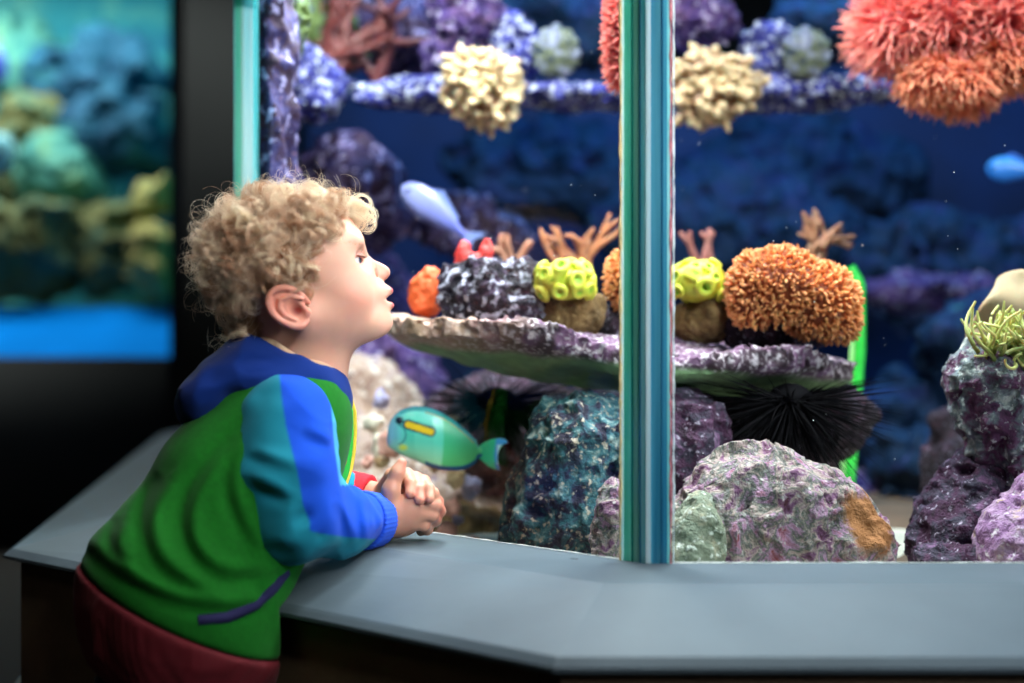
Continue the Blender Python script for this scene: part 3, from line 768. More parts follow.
def branching(px, py, D, hpx, spread, levels, r0, col, label, seed, **kw):
    c = P(px, py, D); v, q = branch_tree(c, W(hpx, D), spread, levels, r0, seed, **kw)
    t = (vnoise(v, 60, seed) * 0.5 + 0.5)[:, None]
    o = obj('branching_coral', v, q, m_soft, colors=np.array(col) * (0.7 + 0.5 * t)); tag(o, label, 'coral'); return o
branching(583, 292, 2.30, 74, 0.55, 2, 0.0075, srgb(190, 125, 85), 'tan branching coral behind the left yellow cup coral', 4, up=1.0)
branching(815, 262, 2.32, 50, 0.55, 2, 0.0075, srgb(170, 120, 90), 'brown branching coral behind the orange dome coral', 6, up=1.0)
branching(508, 275, 2.28, 34, 0.4, 1, 0.0075, srgb(175, 120, 95), 'short tan coral stub behind the black knobbly rock', 7, up=1.0)
branching(703, 262, 2.32, 28, 0.4, 1, 0.007, srgb(165, 105, 95), 'tiny brown coral sprig behind the right yellow cup coral', 8, up=1.0)
branching(330, 96, 2.70, 128, 0.6, 3, 0.013, srgb(120, 62, 58), 'large red-brown antler coral in the upper left of the tank', 15, up=0.7)
branching(372, 82, 2.74, 90, 0.85, 2, 0.012, srgb(112, 60, 62), 'red-brown forked coral arm right of the antler coral', 16, up=0.3)

# sponges: orange fan and pink-red cup
rock('sponge', [(P(431, 288, 2.02), (W(13, 2), 0.02, W(22, 2))), (P(420, 298, 2.02), (W(10, 2), 0.02, W(14, 2)))], mat_plain('sponge_orange', srgb(240, 105, 50), 0.15, 30, bump=(80, .5, .003), rough=0.6, sss=0.2, sssscale=0.01), 0.003, 0.004, 45,
     'bright orange sponge on the coral shelf in front of the child', 'sponge', seed=51, clip=inside_tank)
m_red = mat_plain('sponge_red', srgb(225, 70, 65), 0.2, 40, bump=(80, .5, .003), rough=0.6, sss=0.2, sssscale=0.01)
rock('sponge', [(P(463, 258, 2.03), (W(7, 2), 0.016, W(18, 2))), (P(474, 268, 2.03), (W(16, 2), 0.02, W(14, 2))), (P(485, 257, 2.03), (W(7, 2), 0.016, W(17, 2)))], m_red, 0.003, 0.004, 45,
     'pinkish red sponge poking up behind the black knobbly rock', 'sponge', seed=52, clip=inside_tank, k=0.01)

# long-spined urchins
m_urchin = mat_plain('urchin_black', srgb(7, 6, 10), rough=0.8, spec=0.08)
def urchin(c, r, n, L, label, seed, keep=None):
    c = np.array(c)
    bv, bq = uvsphere(c, (r, r, r * 0.75)); o = obj('sea_urchin', bv, bq, m_urchin); tag(o, label, 'sea urchin')
    (v, q), t = tufts(c, (r * .9, r * .9, r * .7), n, L, 0.0010, seed, keep=keep, wave=0.12, k=3, sides=4, tip=0.3)
    obj('spines', v, q, m_urchin, o); tag(o.children[0] if o.children else o, kind=None)
    return o
urchin(P(790, 400, 1.88), 0.030, 750, 0.115, 'long-spined black sea urchin under the right end of the coral shelf', 3, keep=lambda d: (d[:, 2] < 0.25))
urchin(P(497, 402, 2.12), 0.030, 600, 0.110, 'black sea urchin in the shade above the fish', 5, keep=lambda d: d[:, 2] < 0.35)

# green glowing tube behind the orange coral
m_tube = mat_plain('tube_green', srgb(70, 230, 90), 0.2, 30, rough=0.25, sss=0.3, sssscale=0.02, coat=0.5)
ys = np.linspace(268, 500, 40)
for k_, (dx, w_) in enumerate([(0, 0.0085)]):
    xs = 858 - np.clip((ys - 350) / 150, 0, 1) * 12 - 10 * np.clip((285 - ys) / 17, 0, 1)
    pts = np.array([P(x, y, 2.26) for x, y in zip(xs, ys)])[None]
    v, q = tubes(pts, np.full((1, 40), 0.0125), 12)
    o = obj('hose', v, q, m_tube); tag(o, 'bright green upright hose behind the orange dome coral', 'hose')
    pts2 = pts + [-0.012, -0.012, 0]; v, q = tubes(pts2, np.full((1, 40), 0.004), 8); obj('air_line', v, q, mat_plain('tube_pale', srgb(170, 240, 150), rough=0.3), o)

# right-hand rock group
rock('live_rock', [(P(990, 400, 1.80), (W(36, 1.8), 0.06, W(48, 1.8))), (P(975, 375, 1.8), (W(26, 1.8), 0.05, W(20, 1.8))), (P(1012, 440, 1.8), (W(34, 1.8), 0.06, W(46, 1.8)))],
     mat_rock('rock_pale_purple', [(0.30, srgb(40, 22, 40)), (0.45, srgb(110, 65, 100)), (0.56, srgb(120, 135, 140)), (0.70, srgb(210, 215, 205))], 30, srgb(225, 230, 225), 110, 0.37, seed=8.8),
     0.0026, 0.011, 26, 'pale-topped purple live rock at the right edge carrying the green tentacles', ridge=0.012, seed=61, clip=inside_tank, pits=0.004, k=0.03)
rock('live_rock', [(P(965, 500, 1.80), (W(42, 1.8), 0.06, W(26, 1.8))), (P(948, 532, 1.77), (W(28, 1.8), 0.05, W(18, 1.8))), (P(985, 480, 1.83), (W(34, 1.8), 0.05, W(34, 1.8)))], R_purple, 0.0026, 0.008, 26,
     'dark plum rock low on the right between boulder and lilac rock', ridge=0.009, seed=62, clip=inside_tank, zmin=0.55)
rock('live_rock', [(P(950, 560, 1.68), (W(34, 1.7), 0.03, W(16, 1.7)))], R_purple, 0.003, 0.006, 34,
     'flat plum rock touching the right pane at its bottom', ridge=0.006, seed=64, clip=inside_tank, zmin=0.55)
rock('live_rock', [(P(1015, 540, 1.66), (W(36, 1.66), 0.05, W(34, 1.66))), (P(1045, 520, 1.68), (W(36, 1.66), 0.05, W(50, 1.66)))],
     mat_rock('rock_lilac', [(0.30, srgb(110, 70, 110)), (0.48, srgb(160, 120, 165)), (0.6, srgb(190, 160, 190)), (0.72, srgb(215, 190, 120))], 30, srgb(235, 225, 235), 120, 0.35, seed=2.2), 0.003, 0.006, 30,
     'lilac rounded rock in the lower right corner', ridge=0.005, seed=63, clip=inside_tank, zmin=0.55)
# leather coral: folded cap
def leather(p):
    q = p - V3(P(1005, 318, 1.92)); 
    R = basis((0.50, 0.1, 0.86), (0, 1, 0)); q = q @ R.astype(np.float32)
    q = q.copy(); q[..., 1] += .010 * np.sin(q[..., 0] * 70 + 1.0) * np.clip(q[..., 2] * 30 + .6, 0, 1.5) + 5.0 * q[..., 2] ** 2
    return ell(q, (0, 0, 0), (0.074, 0.017, 0.040)) * .8 - 0.003 * vnoise(p, 34, 4)
c = P(1005, 318, 1.92); v, q = nets(leather, c - 0.1, c + 0.1, 0.003, extra=0.01)
tag(obj('leather_coral', v, q, mat_plain('leather_beige', srgb(175, 155, 120), 0.15, 20, bump=(150, .3, .002), rough=0.6, sss=0.2, sssscale=0.01)), 'beige folded leather coral on the rock at the right edge', 'coral')
# green-yellow curling tentacles
rng = np.random.default_rng(9); N = 70; k = 16; t = np.linspace(0, 1, k)
base = P(1012, 358, 1.76) + rng.normal(0, 1, (N, 3)) * [0.022, 0.012, 0.008]
dirs = rng.normal(0, 0.55, (N, 3)) + [-0.1, -0.2, 0.9]; dirs /= np.linalg.norm(dirs, axis=1, keepdims=True)
s1 = np.cross(dirs, [0, 1, 0.2]); s1 /= np.linalg.norm(s1, axis=1, keepdims=True); s2 = np.cross(dirs, s1)
L = rng.uniform(0.03, 0.075, N)[:, None]; ph = rng.uniform(0, 6, N)[:, None]; w = rng.uniform(3, 6, N)[:, None]; A = rng.uniform(.004, .010, N)[:, None]
pts = base[:, None] + dirs[:, None] * (L * t)[..., None] + s1[:, None] * ((np.sin(ph + w * t) - np.sin(ph)) * A)[..., None] + s2[:, None] * ((np.cos(ph + w * t) - np.cos(ph)) * A)[..., None]
v, q = tubes(pts, np.full((N, k), 0.0030) * (1 - 0.5 * t)[None], 6)
col = np.tile(np.repeat(t, 6), N)[:, None]; col = srgb(120, 130, 60) * (1 - col) + srgb(225, 230, 150) * col
tag(obj('tentacle_coral', v, q, m_soft, colors=col), 'pale green curling tentacles on the rock at the right edge', 'coral')

# upper ledge: blue-white crusted beam and lumps
D = 2.60
rock('reef_beam', [(P(560, 96, D), (W(200, D), 0.06, W(11, D))), (P(800, 92, D), (W(95, D), 0.06, W(14, D))), (P(430, 92, D), (W(60, D), 0.05, W(11, D)))], R_blue, 0.0045, 0.007, 26,
     'long blue-white crusted reef beam across the upper tank', seed=71, octs=4, rough_=.009)
rock('reef_lump', [(P(315, 88, D), (W(30, D), 0.05, W(30, D))), (P(300, 70, D), (W(22, D), 0.04, W(18, D)))], R_blue, 0.0045, 0.008, 30, 'blue-white lumpy rock under the antler coral', seed=72, rough_=.011, ridge=.008)
rock('reef_lump', [(P(470, 18, D), (W(34, D), 0.05, W(30, D))), (P(440, 55, D), (W(22, D), 0.04, W(18, D))), (P(455, 0, D), (W(30, D), 0.05, W(22, D)))], R_violet, 0.0045, 0.010, 28, 'violet reef lump above the left cream finger coral', seed=73, rough_=.011, ridge=.008)
rock('reef_lump', [(P(700, 22, D), (W(36, D), 0.05, W(26, D))), (P(680, 5, D), (W(34, D), 0.05, W(20, D)))], R_violet, 0.0045, 0.010, 28, 'violet reef lump above the right cream finger coral', seed=74, rough_=.011, ridge=.008)
rock('reef_lump', [(P(515, 48, D), (W(24, D), 0.04, W(30, D)))], R_blue, 0.0045, 0.010, 30, 'blue speckled lump between cream coral and clam, left pane', seed=75, rough_=.011, ridge=.008)
rock('reef_lump', [(P(765, 50, D), (W(26, D), 0.04, W(26, D)))], R_blue, 0.0045, 0.010, 30, 'blue speckled lump between cream coral and clam, right pane', seed=76, rough_=.011, ridge=.008)
# clams: round ribbed shells with bright mantle; the right one is a refraction double
m_clam = mat_rock('clam_shell', [(0.35, srgb(40, 60, 90)), (0.5, srgb(110, 120, 90)), (0.62, srgb(140, 150, 190)), (0.72, srgb(215, 225, 200))], 26, srgb(220, 235, 235), 60, 0.34, seed=3)
for (px, py, lb) in ((556, 52, 'round speckled clam on the upper ledge, left of the corner post'), (806, 54, 'refracted double of the round speckled clam on the upper ledge, right of the corner post')):
    c = P(px, py, 2.55); R = basis((1, 0, 0.15), (-0.1, 1, 0))
    def fc(p, c=c, R=R):
        q = (p - V3(c)) @ R.astype(np.float32); th = np.arctan2(q[..., 2] + 0.03, q[..., 0])
        r = W(25, 2.55) * (1 + 0.05 * np.sin(th * 18))
        d = np.sqrt((q[..., 0] / 1.0) ** 2 + (q[..., 2] / 1.1) ** 2 + (q[..., 1] * 2.0) ** 2) - r
        return (smax(d, -(np.abs(q[..., 1]) - 0.0022 + 0.02 * np.clip(0.02 - q[..., 0], 0, 1)), 0.003)) * 0.6 - 0.001 * vnoise(p, 60, 3)
    v, q = nets(fc, c - 0.08, c + 0.08, 0.0032, extra=0.01)
    tag(obj('clam', v, q, m_clam), lb, 'clam')

# background reef: blurred rocks far back
def bg(px, py, D, rx, rz, mat, label, seed, ry=0.1, cat='rock', amp=0.035, name='reef_rock'):
    return rock(name, [(P(px, py, D), (W(rx, D), ry, W(rz, D))), (P(px + rx * .35, py + rz * .4, D + .03), (W(rx * .7, D), ry, W(rz * .7, D)))], mat, 0.008, amp, 11, label, cat, seed=seed, octs=4, clip=inside_tank, ridge=.02, rough_=.012)
R_olive = mat_rock('rock_olive', [(0.3, srgb(40, 60, 45)), (0.5, srgb(90, 110, 50)), (0.62, srgb(60, 70, 120)), (0.72, srgb(120, 140, 90))], 16, None, bumps=((30, .8, .01),), seed=1.1)
R_brownv = mat_rock('rock_brown_violet', [(0.3, srgb(20, 16, 38)), (0.46, srgb(58, 38, 62)), (0.56, srgb(52, 52, 105)), (0.66, srgb(120, 92, 112))], 26, srgb(165, 160, 210), 55, 0.39, bumps=((30, .8, .01),), seed=2.1)
R_bgblue = mat_rock('rock_deep_blue', [(0.3, srgb(4, 18, 40)), (0.5, srgb(10, 48, 80)), (0.62, srgb(30, 40, 90)), (0.72, srgb(30, 100, 110))], 9, srgb(80, 80, 140), 40, 0.3, bumps=((30, .8, .01),), seed=3.3)
bg(290, 18, 2.75, 62, 46, R_olive, 'olive green mossy rock in the top left corner of the tank', 81)
bg(268, 140, 2.12, 18, 185, R_brownv, 'tall violet rock column beside the pale corner post', 82, ry=.085, amp=.010)
rock('reef_rock', [(P(284, 22, 2.22), (W(24, 2.2), .05, W(34, 2.2)))], R_olive, .004, .010, 26, 'moss green rock beside the top of the pale corner post', seed=83, clip=inside_tank, rough_=.01)
bg(350, 185, 2.8, 58, 44, R_brownv, 'brown-violet rock behind the child\'s curls', 83)
bg(400, 30, 2.95, 60, 30, R_brownv, 'blurred violet rock behind the antler coral', 84)
bg(380, 380, 2.75, 48, 60, R_violet, 'violet rock behind the child\'s chin', 85)
bg(460, 225, 2.85, 52, 30, R_brownv, 'dusky violet rock behind the pale diagonal fish', 86)
bg(925, 292, 3.3, 70, 14, R_violet, 'distant low violet reef strip on the right', 87, amp=.012)
bg(905, 440, 2.95, 64, 66, R_bgblue, 'deep blue rock between the green hose and the right rocks', 88)
bg(862, 485, 2.9, 44, 22, R_violet, 'blurred violet rock behind the white sand patch', 89)
bg(960, 270, 3.6, 120, 60, R_bgblue, 'distant dark teal rock wall on the right', 90, amp=.03)
bg(720, 225, 3.7, 130, 60, R_bgblue, 'distant dark blue rock behind the orange coral', 91, amp=.03)
bg(800, 170, 3.9, 120, 50, R_bgblue, 'far blue rock below the upper reef beam', 92, amp=.03)
bg(560, 165, 3.8, 110, 50, R_bgblue, 'far blue rock left of the corner post', 93, amp=.03)
bg(560, 20, 3.2, 70, 40, R_bgblue, 'dark blue rock behind the left clam', 94, amp=.02)
bg(830, 20, 3.2, 60, 30, R_bgblue, 'dark blue rock behind the right clam', 95, amp=.02)
bg(440, 490, 2.95, 90, 50, R_tan, 'tan sandy rock low behind the fish', 96, amp=.02)
bg(350, 300, 3.1, 60, 60, R_violet, 'large violet rock hidden behind the child\'s head', 97, amp=.02)

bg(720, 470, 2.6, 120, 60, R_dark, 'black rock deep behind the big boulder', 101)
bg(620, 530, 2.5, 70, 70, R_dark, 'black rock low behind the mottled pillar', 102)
bg(925, 462, 2.75, 60, 32, R_bgblue, 'dusky blue rock right behind the white sand patch', 103)
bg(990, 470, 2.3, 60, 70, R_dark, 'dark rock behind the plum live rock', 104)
bg(470, 545, 2.25, 60, 34, R_tan, 'murky tan rock on the bottom under the fish tail', 105, ry=.06, amp=.012)
bg(980, 350, 2.9, 60, 60, R_bgblue, 'blue-black rock behind the beige leather coral', 106)
# coral rubble on the bottom left (countable pieces)
m_rub = [mat_plain('rubble_cream', srgb(235, 225, 205), 0.15, 60, bump=(200, .5, .002), rough=.8), mat_plain('rubble_pink', srgb(225, 165, 150), 0.2, 60, bump=(200, .5, .002), rough=.8),
         mat_plain('rubble_lilac', srgb(170, 165, 200), 0.2, 60, bump=(200, .5, .002), rough=.8), mat_plain('rubble_tan', srgb(185, 155, 115), 0.2, 60, bump=(200, .5, .002), rough=.8)]
rubcol = ['cream', 'pink', 'pale lilac', 'tan']
protos = []
for i in range(4):
    f = lambda p, i=i: sph(p, (0, 0, 0.012), 0.014) - 0.007 * fbm(p, 60, 3, 100 + i)
    v, q = nets(f, (-.035, -.035, -.02), (.035, .035, .045), 0.0022, extra=.012)
    protos.append(obj('coral_rubble', v, q, m_rub[i], origin=(0, 0, 0)))
rng = random.Random(5); first = [True] * 4
# the bank the rubble lies on
bankc = P(400, 500, 2.42)
rock('rubble_bank', [(bankc + np.array([0, 0, -0.02]), (0.17, 0.16, 0.13)), (P(355, 430, 2.62), (0.12, 0.12, 0.13)), (P(470, 555, 2.35), (0.16, 0.13, 0.07))],
     mat_rock('bank_crust', [(0.3, srgb(90, 65, 60)), (0.45, srgb(165, 135, 120)), (0.56, srgb(205, 180, 160)), (0.68, srgb(140, 125, 165))], 24, srgb(235, 225, 215), 70, .42, seed=4.1), 0.006, 0.016, 16,
     'pale bank of coral rock at the tank bottom beside the child\'s sleeve', 'rock', seed=99, clip=inside_tank, zmin=0.55, k=0.08)
for n in range(34):
    i = n % 4; px = 362 + rng.random() * 120; py = 395 + rng.random() * 150 + (px - 362) * 0.2; D = 2.20 - (py - 395) / 150 * 0.14 + rng.random() * .03
    if first[i]: o = protos[i]; first[i] = False
    else: o = protos[i].copy(); COL.objects.link(o)
    pos = P(px, min(py, 545), D); pos[2] = max(pos[2], SAND_Z)
    o.location = pos; o.rotation_euler = (rng.random() * 6, rng.random() * 6, rng.random() * 6); s = 0.6 + rng.random() * 0.9; o.scale = (s, s * .8, s)
    tag(o, f'small {rubcol[i]} lump of coral rubble on the bank behind the fish', 'coral rubble', f'{rubcol[i]} coral rubble on the bank')

# -------------------------------------------------------- fish
m_fish = mat_attr('fish_skin', rough=0.32, spec=0.5, coat=0.3, bump=(500, 0.1, 0.0005))
def make_fish(name, D, top, bot, thick, colfn, label, tail=None, tailcol=None, eye=None, pect=None, yaw=0.0, cat='fish'):
    s = D / F
    x0 = min(p[0] for p in top); x1 = max(p[0] for p in top)
    t = np.linspace(0, 1, 200) ; xs = x0 + (x1 - x0) * (0.5 - 0.5 * np.cos(np.pi * t))
    tp = np.interp(xs, *zip(*top)); bt = np.interp(xs, *zip(*bot))
    ksm = np.array([1, 2, 3, 2, 1]) / 9; sm = lambda a: np.concatenate([a[:2], np.convolve(a, ksm, 'valid'), a[-2:]])
    tp, bt = sm(tp), sm(bt)
    cy = (tp + bt) / 2; h = (bt - tp) / 2; m = 140; th = np.arange(m) / m * 2 * np.pi
    th_ = np.interp((xs - x0) / (x1 - x0), *zip(*thick))
    sx = np.cos(th); 
    py = cy[:, None] + h[:, None] * sx[None]
    wv = np.sign(np.sin(th))[None] * (np.abs(np.sin(th)) ** 1.25)[None] * th_[:, None] * 1.0
    c = P((x0 + x1) / 2, (tp.mean() + bt.mean()) / 2, D)
    X = (xs[:, None] - 512 + 0 * py) * s; Z = CZ - (py - 341.5) * s; Y = D + wv
    v = np.stack([X, Y, Z], -1).reshape(-1, 3)
    i = np.arange(len(xs) - 1)[:, None] * m; j = np.arange(m)[None]; j2 = (j + 1) % m
    q = np.stack([i + j, i + m + j, i + m + j2, i + j2], -1).reshape(-1, 4)
    pxs = np.repeat(xs, m); col = colfn(pxs, py.ravel())
    o = obj(name, v, q, m_fish, colors=col); tag(o, label, cat)
    def plate(nm, outline, y0, tk, cf):
        # finely gridded plate inside an outline, with real thickness
        ol = np.array(outline, float); lo = ol.min(0); hi = ol.max(0)
        def f(p):
            px = p[..., 0] / s + 512; pyy = (CZ - p[..., 2]) / s + 341.5
            return np.maximum(poly2d(px, pyy, ol) * s, np.abs(p[..., 1] - y0) - tk)
        v, q = nets(f, ((lo[0] - 512) * s - .004, y0 - tk - .003, CZ - (hi[1] - 341.5) * s - .004), ((hi[0] - 512) * s + .004, y0 + tk + .003, CZ - (lo[1] - 341.5) * s + .004), 0.0011)
        return obj(nm, v, q, m_fish, o, colors=cf(v[:, 0] / s + 512, (CZ - v[:, 2]) / s + 341.5))
    if tail: plate('tail_fin', tail, D, 0.0016, tailcol)
    if pect: plate('pectoral_fin', pect[0], D - pect[1], 0.0009, pect[2])
    if eye:
        v, q = uvsphere(((eye[0] - 512) * s, D - eye[2], CZ - (eye[1] - 341.5) * s), (0.0042, 0.0025, 0.0042)); obj('eye', v, q, mat_plain('fish_eye', srgb(8, 30, 50), rough=0.1), o)
    return o
top = [(386.6, 440), (388, 427), (390.5, 421), (395, 414.5), (400, 410.5), (407, 407.5), (414, 406), (424, 406.5), (433, 408.5), (443, 413), (452, 418.5), (459, 424), (466, 430), (472, 436), (476.5, 440), (478, 446), (482, 447)]
bot = [(386.6, 441), (388, 446), (392, 449.5), (397, 453), (405, 456.5), (414, 460), (424, 464.5), (433, 468), (440, 469.8), (448, 470.6), (456, 470.6), (463, 470), (470, 467.5), (475.5, 463.5), (477, 459), (482, 457.5)]
def lerp3(a, b, t): return a * (1 - t[:, None]) + b * t[:, None]
def tang_col(x, y):
    face = srgb(130, 195, 225); teal = srgb(92, 215, 190); pale = srgb(175, 240, 190); rear = srgb(60, 195, 140); dark = srgb(20, 45, 75)
    c = lerp3(np.tile(face, (len(x), 1)), np.tile(teal, (len(x), 1)), np.clip((x - 392) / 16, 0, 1))
    belly = np.clip((y - 438 - (x - 400) * 0.12) / 18, 0, 1); c = lerp3(c, np.tile(pale, (len(x), 1)), belly * 0.9)
    topw = np.clip((420 - y + (x - 420) * 0.35) / 12, 0, 1); c = lerp3(c, np.tile(srgb(140, 230, 225), (len(x), 1)), topw * 0.7)
    edge = 443.5 - 0.02 * (y - 436) ** 2 * 0.15
    rw = np.clip((x - edge) / 1.2, 0, 1); rr = lerp3(np.tile(rear, (len(x), 1)), np.tile(srgb(95, 215, 130), (len(x), 1)), np.clip((y - 440) / 20, 0, 1))
    c = lerp3(c, rr, rw)
    # dorsal / anal edge bands
    tpy = np.interp(x, *zip(*top)); bty = np.interp(x, *zip(*bot))
    fin = np.clip((5.0 - (y - tpy)) / 1.0, 0, 1) * (x > 400) * (x < 478); c = lerp3(c, np.tile(srgb(45, 150, 160), (len(x), 1)), fin * 0.8)
    fin2 = (np.abs(y - tpy - 5.2) < 0.6) * (x > 425) * (x < 474) * 1.0; c = lerp3(c, np.tile(srgb(190, 150, 90), (len(x), 1)), fin2 * 0.7)
    an = np.clip((5.0 - (bty - y)) / 1.2, 0, 1) * (x > 425); c = lerp3(c, np.tile(srgb(20, 95, 150), (len(x), 1)), an)
    rim = ((y - tpy < 0.7) | (bty - y < 0.7)) * 1.0; c = lerp3(c, np.tile(srgb(25, 90, 160), (len(x), 1)), rim * 0.8)
    # shoulder bar
    ax, ay, bx, by = 408.5, 424.0, 431.5, 431.0
    t = np.clip(((x - ax) * (bx - ax) + (y - ay) * (by - ay)) / ((bx - ax) ** 2 + (by - ay) ** 2), 0, 1)
    d = np.hypot(x - ax - t * (bx - ax), y - ay - t * (by - ay))
    c = lerp3(c, np.tile(dark, (len(x), 1)), np.clip((5.6 - d) / 0.9, 0, 1)); c = lerp3(c, np.tile(srgb(250, 205, 25), (len(x), 1)), np.clip((3.5 - d) / 0.7, 0, 1))
    e = np.hypot((x - 400) / 1.1, y - 420); c = lerp3(c, np.tile(srgb(20, 70, 90), (len(x), 1)), np.clip((4.2 - e) / 1.2, 0, 1))
    g = np.abs(np.hypot(x - 396, y - 434) - 10.5); c = lerp3(c, np.tile(srgb(35, 120, 130), (len(x), 1)), np.clip((1.3 - g) / 0.8, 0, 1) * (x > 399) * 0.8)
    yel = np.hypot((x - 403.5) / 1.5, y - 447); c = lerp3(c, np.tile(srgb(225, 235, 90), (len(x), 1)), np.clip((4.2 - yel) / 2.5, 0, 1))
    m = np.hypot(x - 387, y - 441); c = lerp3(c, np.tile(srgb(150, 180, 225), (len(x), 1)), np.clip((6 - m) / 4, 0, 1))
    return c
def tail_col(x, y):
    w = np.clip((x - 493 + np.abs(y - 455) * -0.12) / 2, 0, 1); c = lerp3(np.tile(srgb(45, 190, 140), (len(x), 1)), np.tile(srgb(60, 150, 220), (len(x), 1)), w)
    return lerp3(c, np.tile(srgb(200, 235, 245), (len(x), 1)), np.clip((x - 496.5) / 1.5, 0, 1) * (np.abs(y - 455) < 10))
tail = [(478, 447), (484, 442.5), (492, 439), (500, 438), (506, 439.5), (509, 443.5), (505, 443.3), (501, 446.5), (498.5, 451), (497.5, 456), (498, 462), (500.5, 470.5), (495, 469.5), (488.5, 466.5), (483, 461.5), (478, 457.5)]
D = 1.955
make_fish('surgeonfish', D, top, bot, [(0, .001), (.04, .006), (.12, .011), (.3, .0155), (.5, .0145), (.75, .008), (.9, .004), (1, .003)], tang_col,
          'teal surgeonfish with a yellow shoulder bar swimming by the child\'s hands', tail, tail_col, eye=(400, 420, 0.0118))
# pale diagonal fish / blue fish, both far and blurred
def slim(name, a, b, w, D, cols, label, tailcol):
    """tapered body from head a to tail b"""
    a = P(*a, D); b = P(*b, D - 0.05); ax = (b - a); L = np.linalg.norm(ax); ax /= L
    R = basis(ax, (0.1, 1, 0)); n = 40; m = 28; t = np.linspace(0.0, 1, n)
    h = w * np.interp(t, [0, .06, .2, .4, .7, .9, 1], [.05, .55, .9, 1, .6, .25, .2]); th = np.arange(m) / m * 2 * np.pi
    v = a + (t * L)[:, None, None] * R[:, 0] + (h[:, None] * np.cos(th)[None])[..., None] * R[:, 2] + (0.45 * h[:, None] * np.sin(th)[None])[..., None] * R[:, 1]
    i = np.arange(n - 1)[:, None] * m; j = np.arange(m)[None]; q = np.stack([i + j, i + m + j, i + m + (j + 1) % m, i + (j + 1) % m], -1).reshape(-1, 4)
    cc = np.repeat(t, m)[:, None]; mix = np.tile((np.cos(th) * 0.5 + 0.5), n)[:, None]
    col = (cols[0] * (1 - cc) + cols[1] * cc) * (1 - .5 * mix) + cols[2] * mix * 0.5
    o = obj(name, v.reshape(-1, 3), q, m_fish, colors=col); tag(o, label, 'fish')
    # forked tail
    bz = b; zd = R[:, 2]
    pts = [bz - ax * .004 + zd * w * .2, bz + ax * w * 1.0 + zd * w * .95, bz + ax * w * .55, bz + ax * w * 1.0 - zd * w * .95, bz - ax * .004 - zd * w * .2]
    vv = [p + R[:, 1] * .0012 for p in pts] + [p - R[:, 1] * .0012 for p in pts]
    ff = [(0, 1, 2, 3, 4)[::-1], (5, 6, 7, 8, 9)] + [(k_, (k_ + 1) % 5, 5 + (k_ + 1) % 5, 5 + k_) for k_ in range(5)]
    obj_py('tail_fin', vv, ff, mat_plain('tail_' + name, tailcol, rough=.4), o)
    pts = [a + ax * L * .25 + zd * w * .85, a + ax * L * .45 + zd * w * 1.35, a + ax * L * .8 + zd * w * .6, a + ax * L * .8 + zd * w * .4]
    vv = [p + R[:, 1] * .001 for p in pts] + [p - R[:, 1] * .001 for p in pts]
    ff = [(0, 1, 2, 3)[::-1], (4, 5, 6, 7)] + [(k_, (k_ + 1) % 4, 4 + (k_ + 1) % 4, 4 + k_) for k_ in range(4)]
    obj_py('dorsal_fin', vv, ff, mat_plain('fin_' + name, tailcol, rough=.4), o)
    v2, q2 = uvsphere(a + ax * L * .12 - R[:, 1] * w * .3, .004); obj('eye', v2, q2, mat_plain('eye_' + name, srgb(10, 10, 14), rough=.1), o)
    return o
slim('slender_fish', (402, 186), (466, 236), 0.027, 2.45, (srgb(170, 180, 235), srgb(95, 105, 185), srgb(60, 70, 170)), 'pale silvery blue fish diving diagonally behind the child\'s forehead', srgb(120, 140, 200))
slim('blue_fish', (986, 168), (1040, 172), 0.026, 2.9, (srgb(30, 120, 220), srgb(20, 90, 190), srgb(90, 190, 240)), 'bright blue fish at the right edge of the tank', srgb(20, 100, 200))

# specks drifting in the water
rng = np.random.default_rng(77); parts = []
for _ in range(110):
    D = rng.uniform(1.62, 2.3); px = rng.uniform(270, 1015); py = rng.uniform(10, 545); p = P(px, py, D)
    if inside_tank(np.array([p], np.float32))[0] < -.005: parts.append(uvsphere(p, rng.uniform(.0003, .0008), 6, 5))
v, q = join(parts); o = obj('drifting_specks', v, q, mat_plain('speck_white', srgb(230, 235, 240), rough=.6)); tag(o, 'tiny white specks drifting in the aquarium water', 'specks', kind='stuff')

# =================================================================== THE CHILD
HD = 1.62; HS = HD / F
O_H = P(300, 270, HD)
FD = np.array([1, 0.135, 0]) / np.hypot(1, .135); LD = np.array([-0.135, 1, 0]) / np.hypot(1, .135)
HB = np.stack([FD, LD, [0, 0, 1]], 1)
def hl(px, py, v=0.0): return np.array([(px - 300) * HS, v, (270 - py) * HS])     # head-local point (metres)
def hw(a): return O_H + np.asarray(a) @ HB.T
prof = [(330, 190), (343, 208), (352.5, 221.5), (359, 231), (362.5, 238), (364.8, 246), (366.3, 251.5), (368.5, 256), (373, 259.6), (379, 262), (385, 264.8), (389, 268), (390.6, 271.5), (390.2, 275), (387.4, 278.6), (383.6, 281), (384.2, 283),
        (387.5, 285), (391.5, 287.5), (393.2, 290.5), (392.0, 293.5), (388.5, 295.6), (385, 299.0), (387.5, 301.6), (392, 302), (394.2, 304.5), (393.4, 307.6), (390.6, 309.6), (389.8, 312), (391.4, 316), (392.6, 320), (392.4, 325), (390, 330), (385.5, 334.5),
        (378, 338.5), (369, 341.8), (361, 346), (354.5, 352), (351, 360), (349, 372), (347, 400), (345, 430), (180, 430), (150, 300), (170, 180), (250, 150)]
profL = np.array([[(x - 300) * HS, (270 - y) * HS] for x, y in prof])
MM = 0.001
def ledge_solid(p):
    """negative inside the ledge slab, for cloth and hands that press on it"""
    s = ((p[..., 0] - Cq[1][0]) * .660 + (p[..., 1] - Cq[1][1]) * .718) / .975
    zt = OZ + (GZ - OZ) * np.clip(s / .131, 0, 1)
    return np.maximum(p[..., 2] - zt - .0015, -s - .0015)
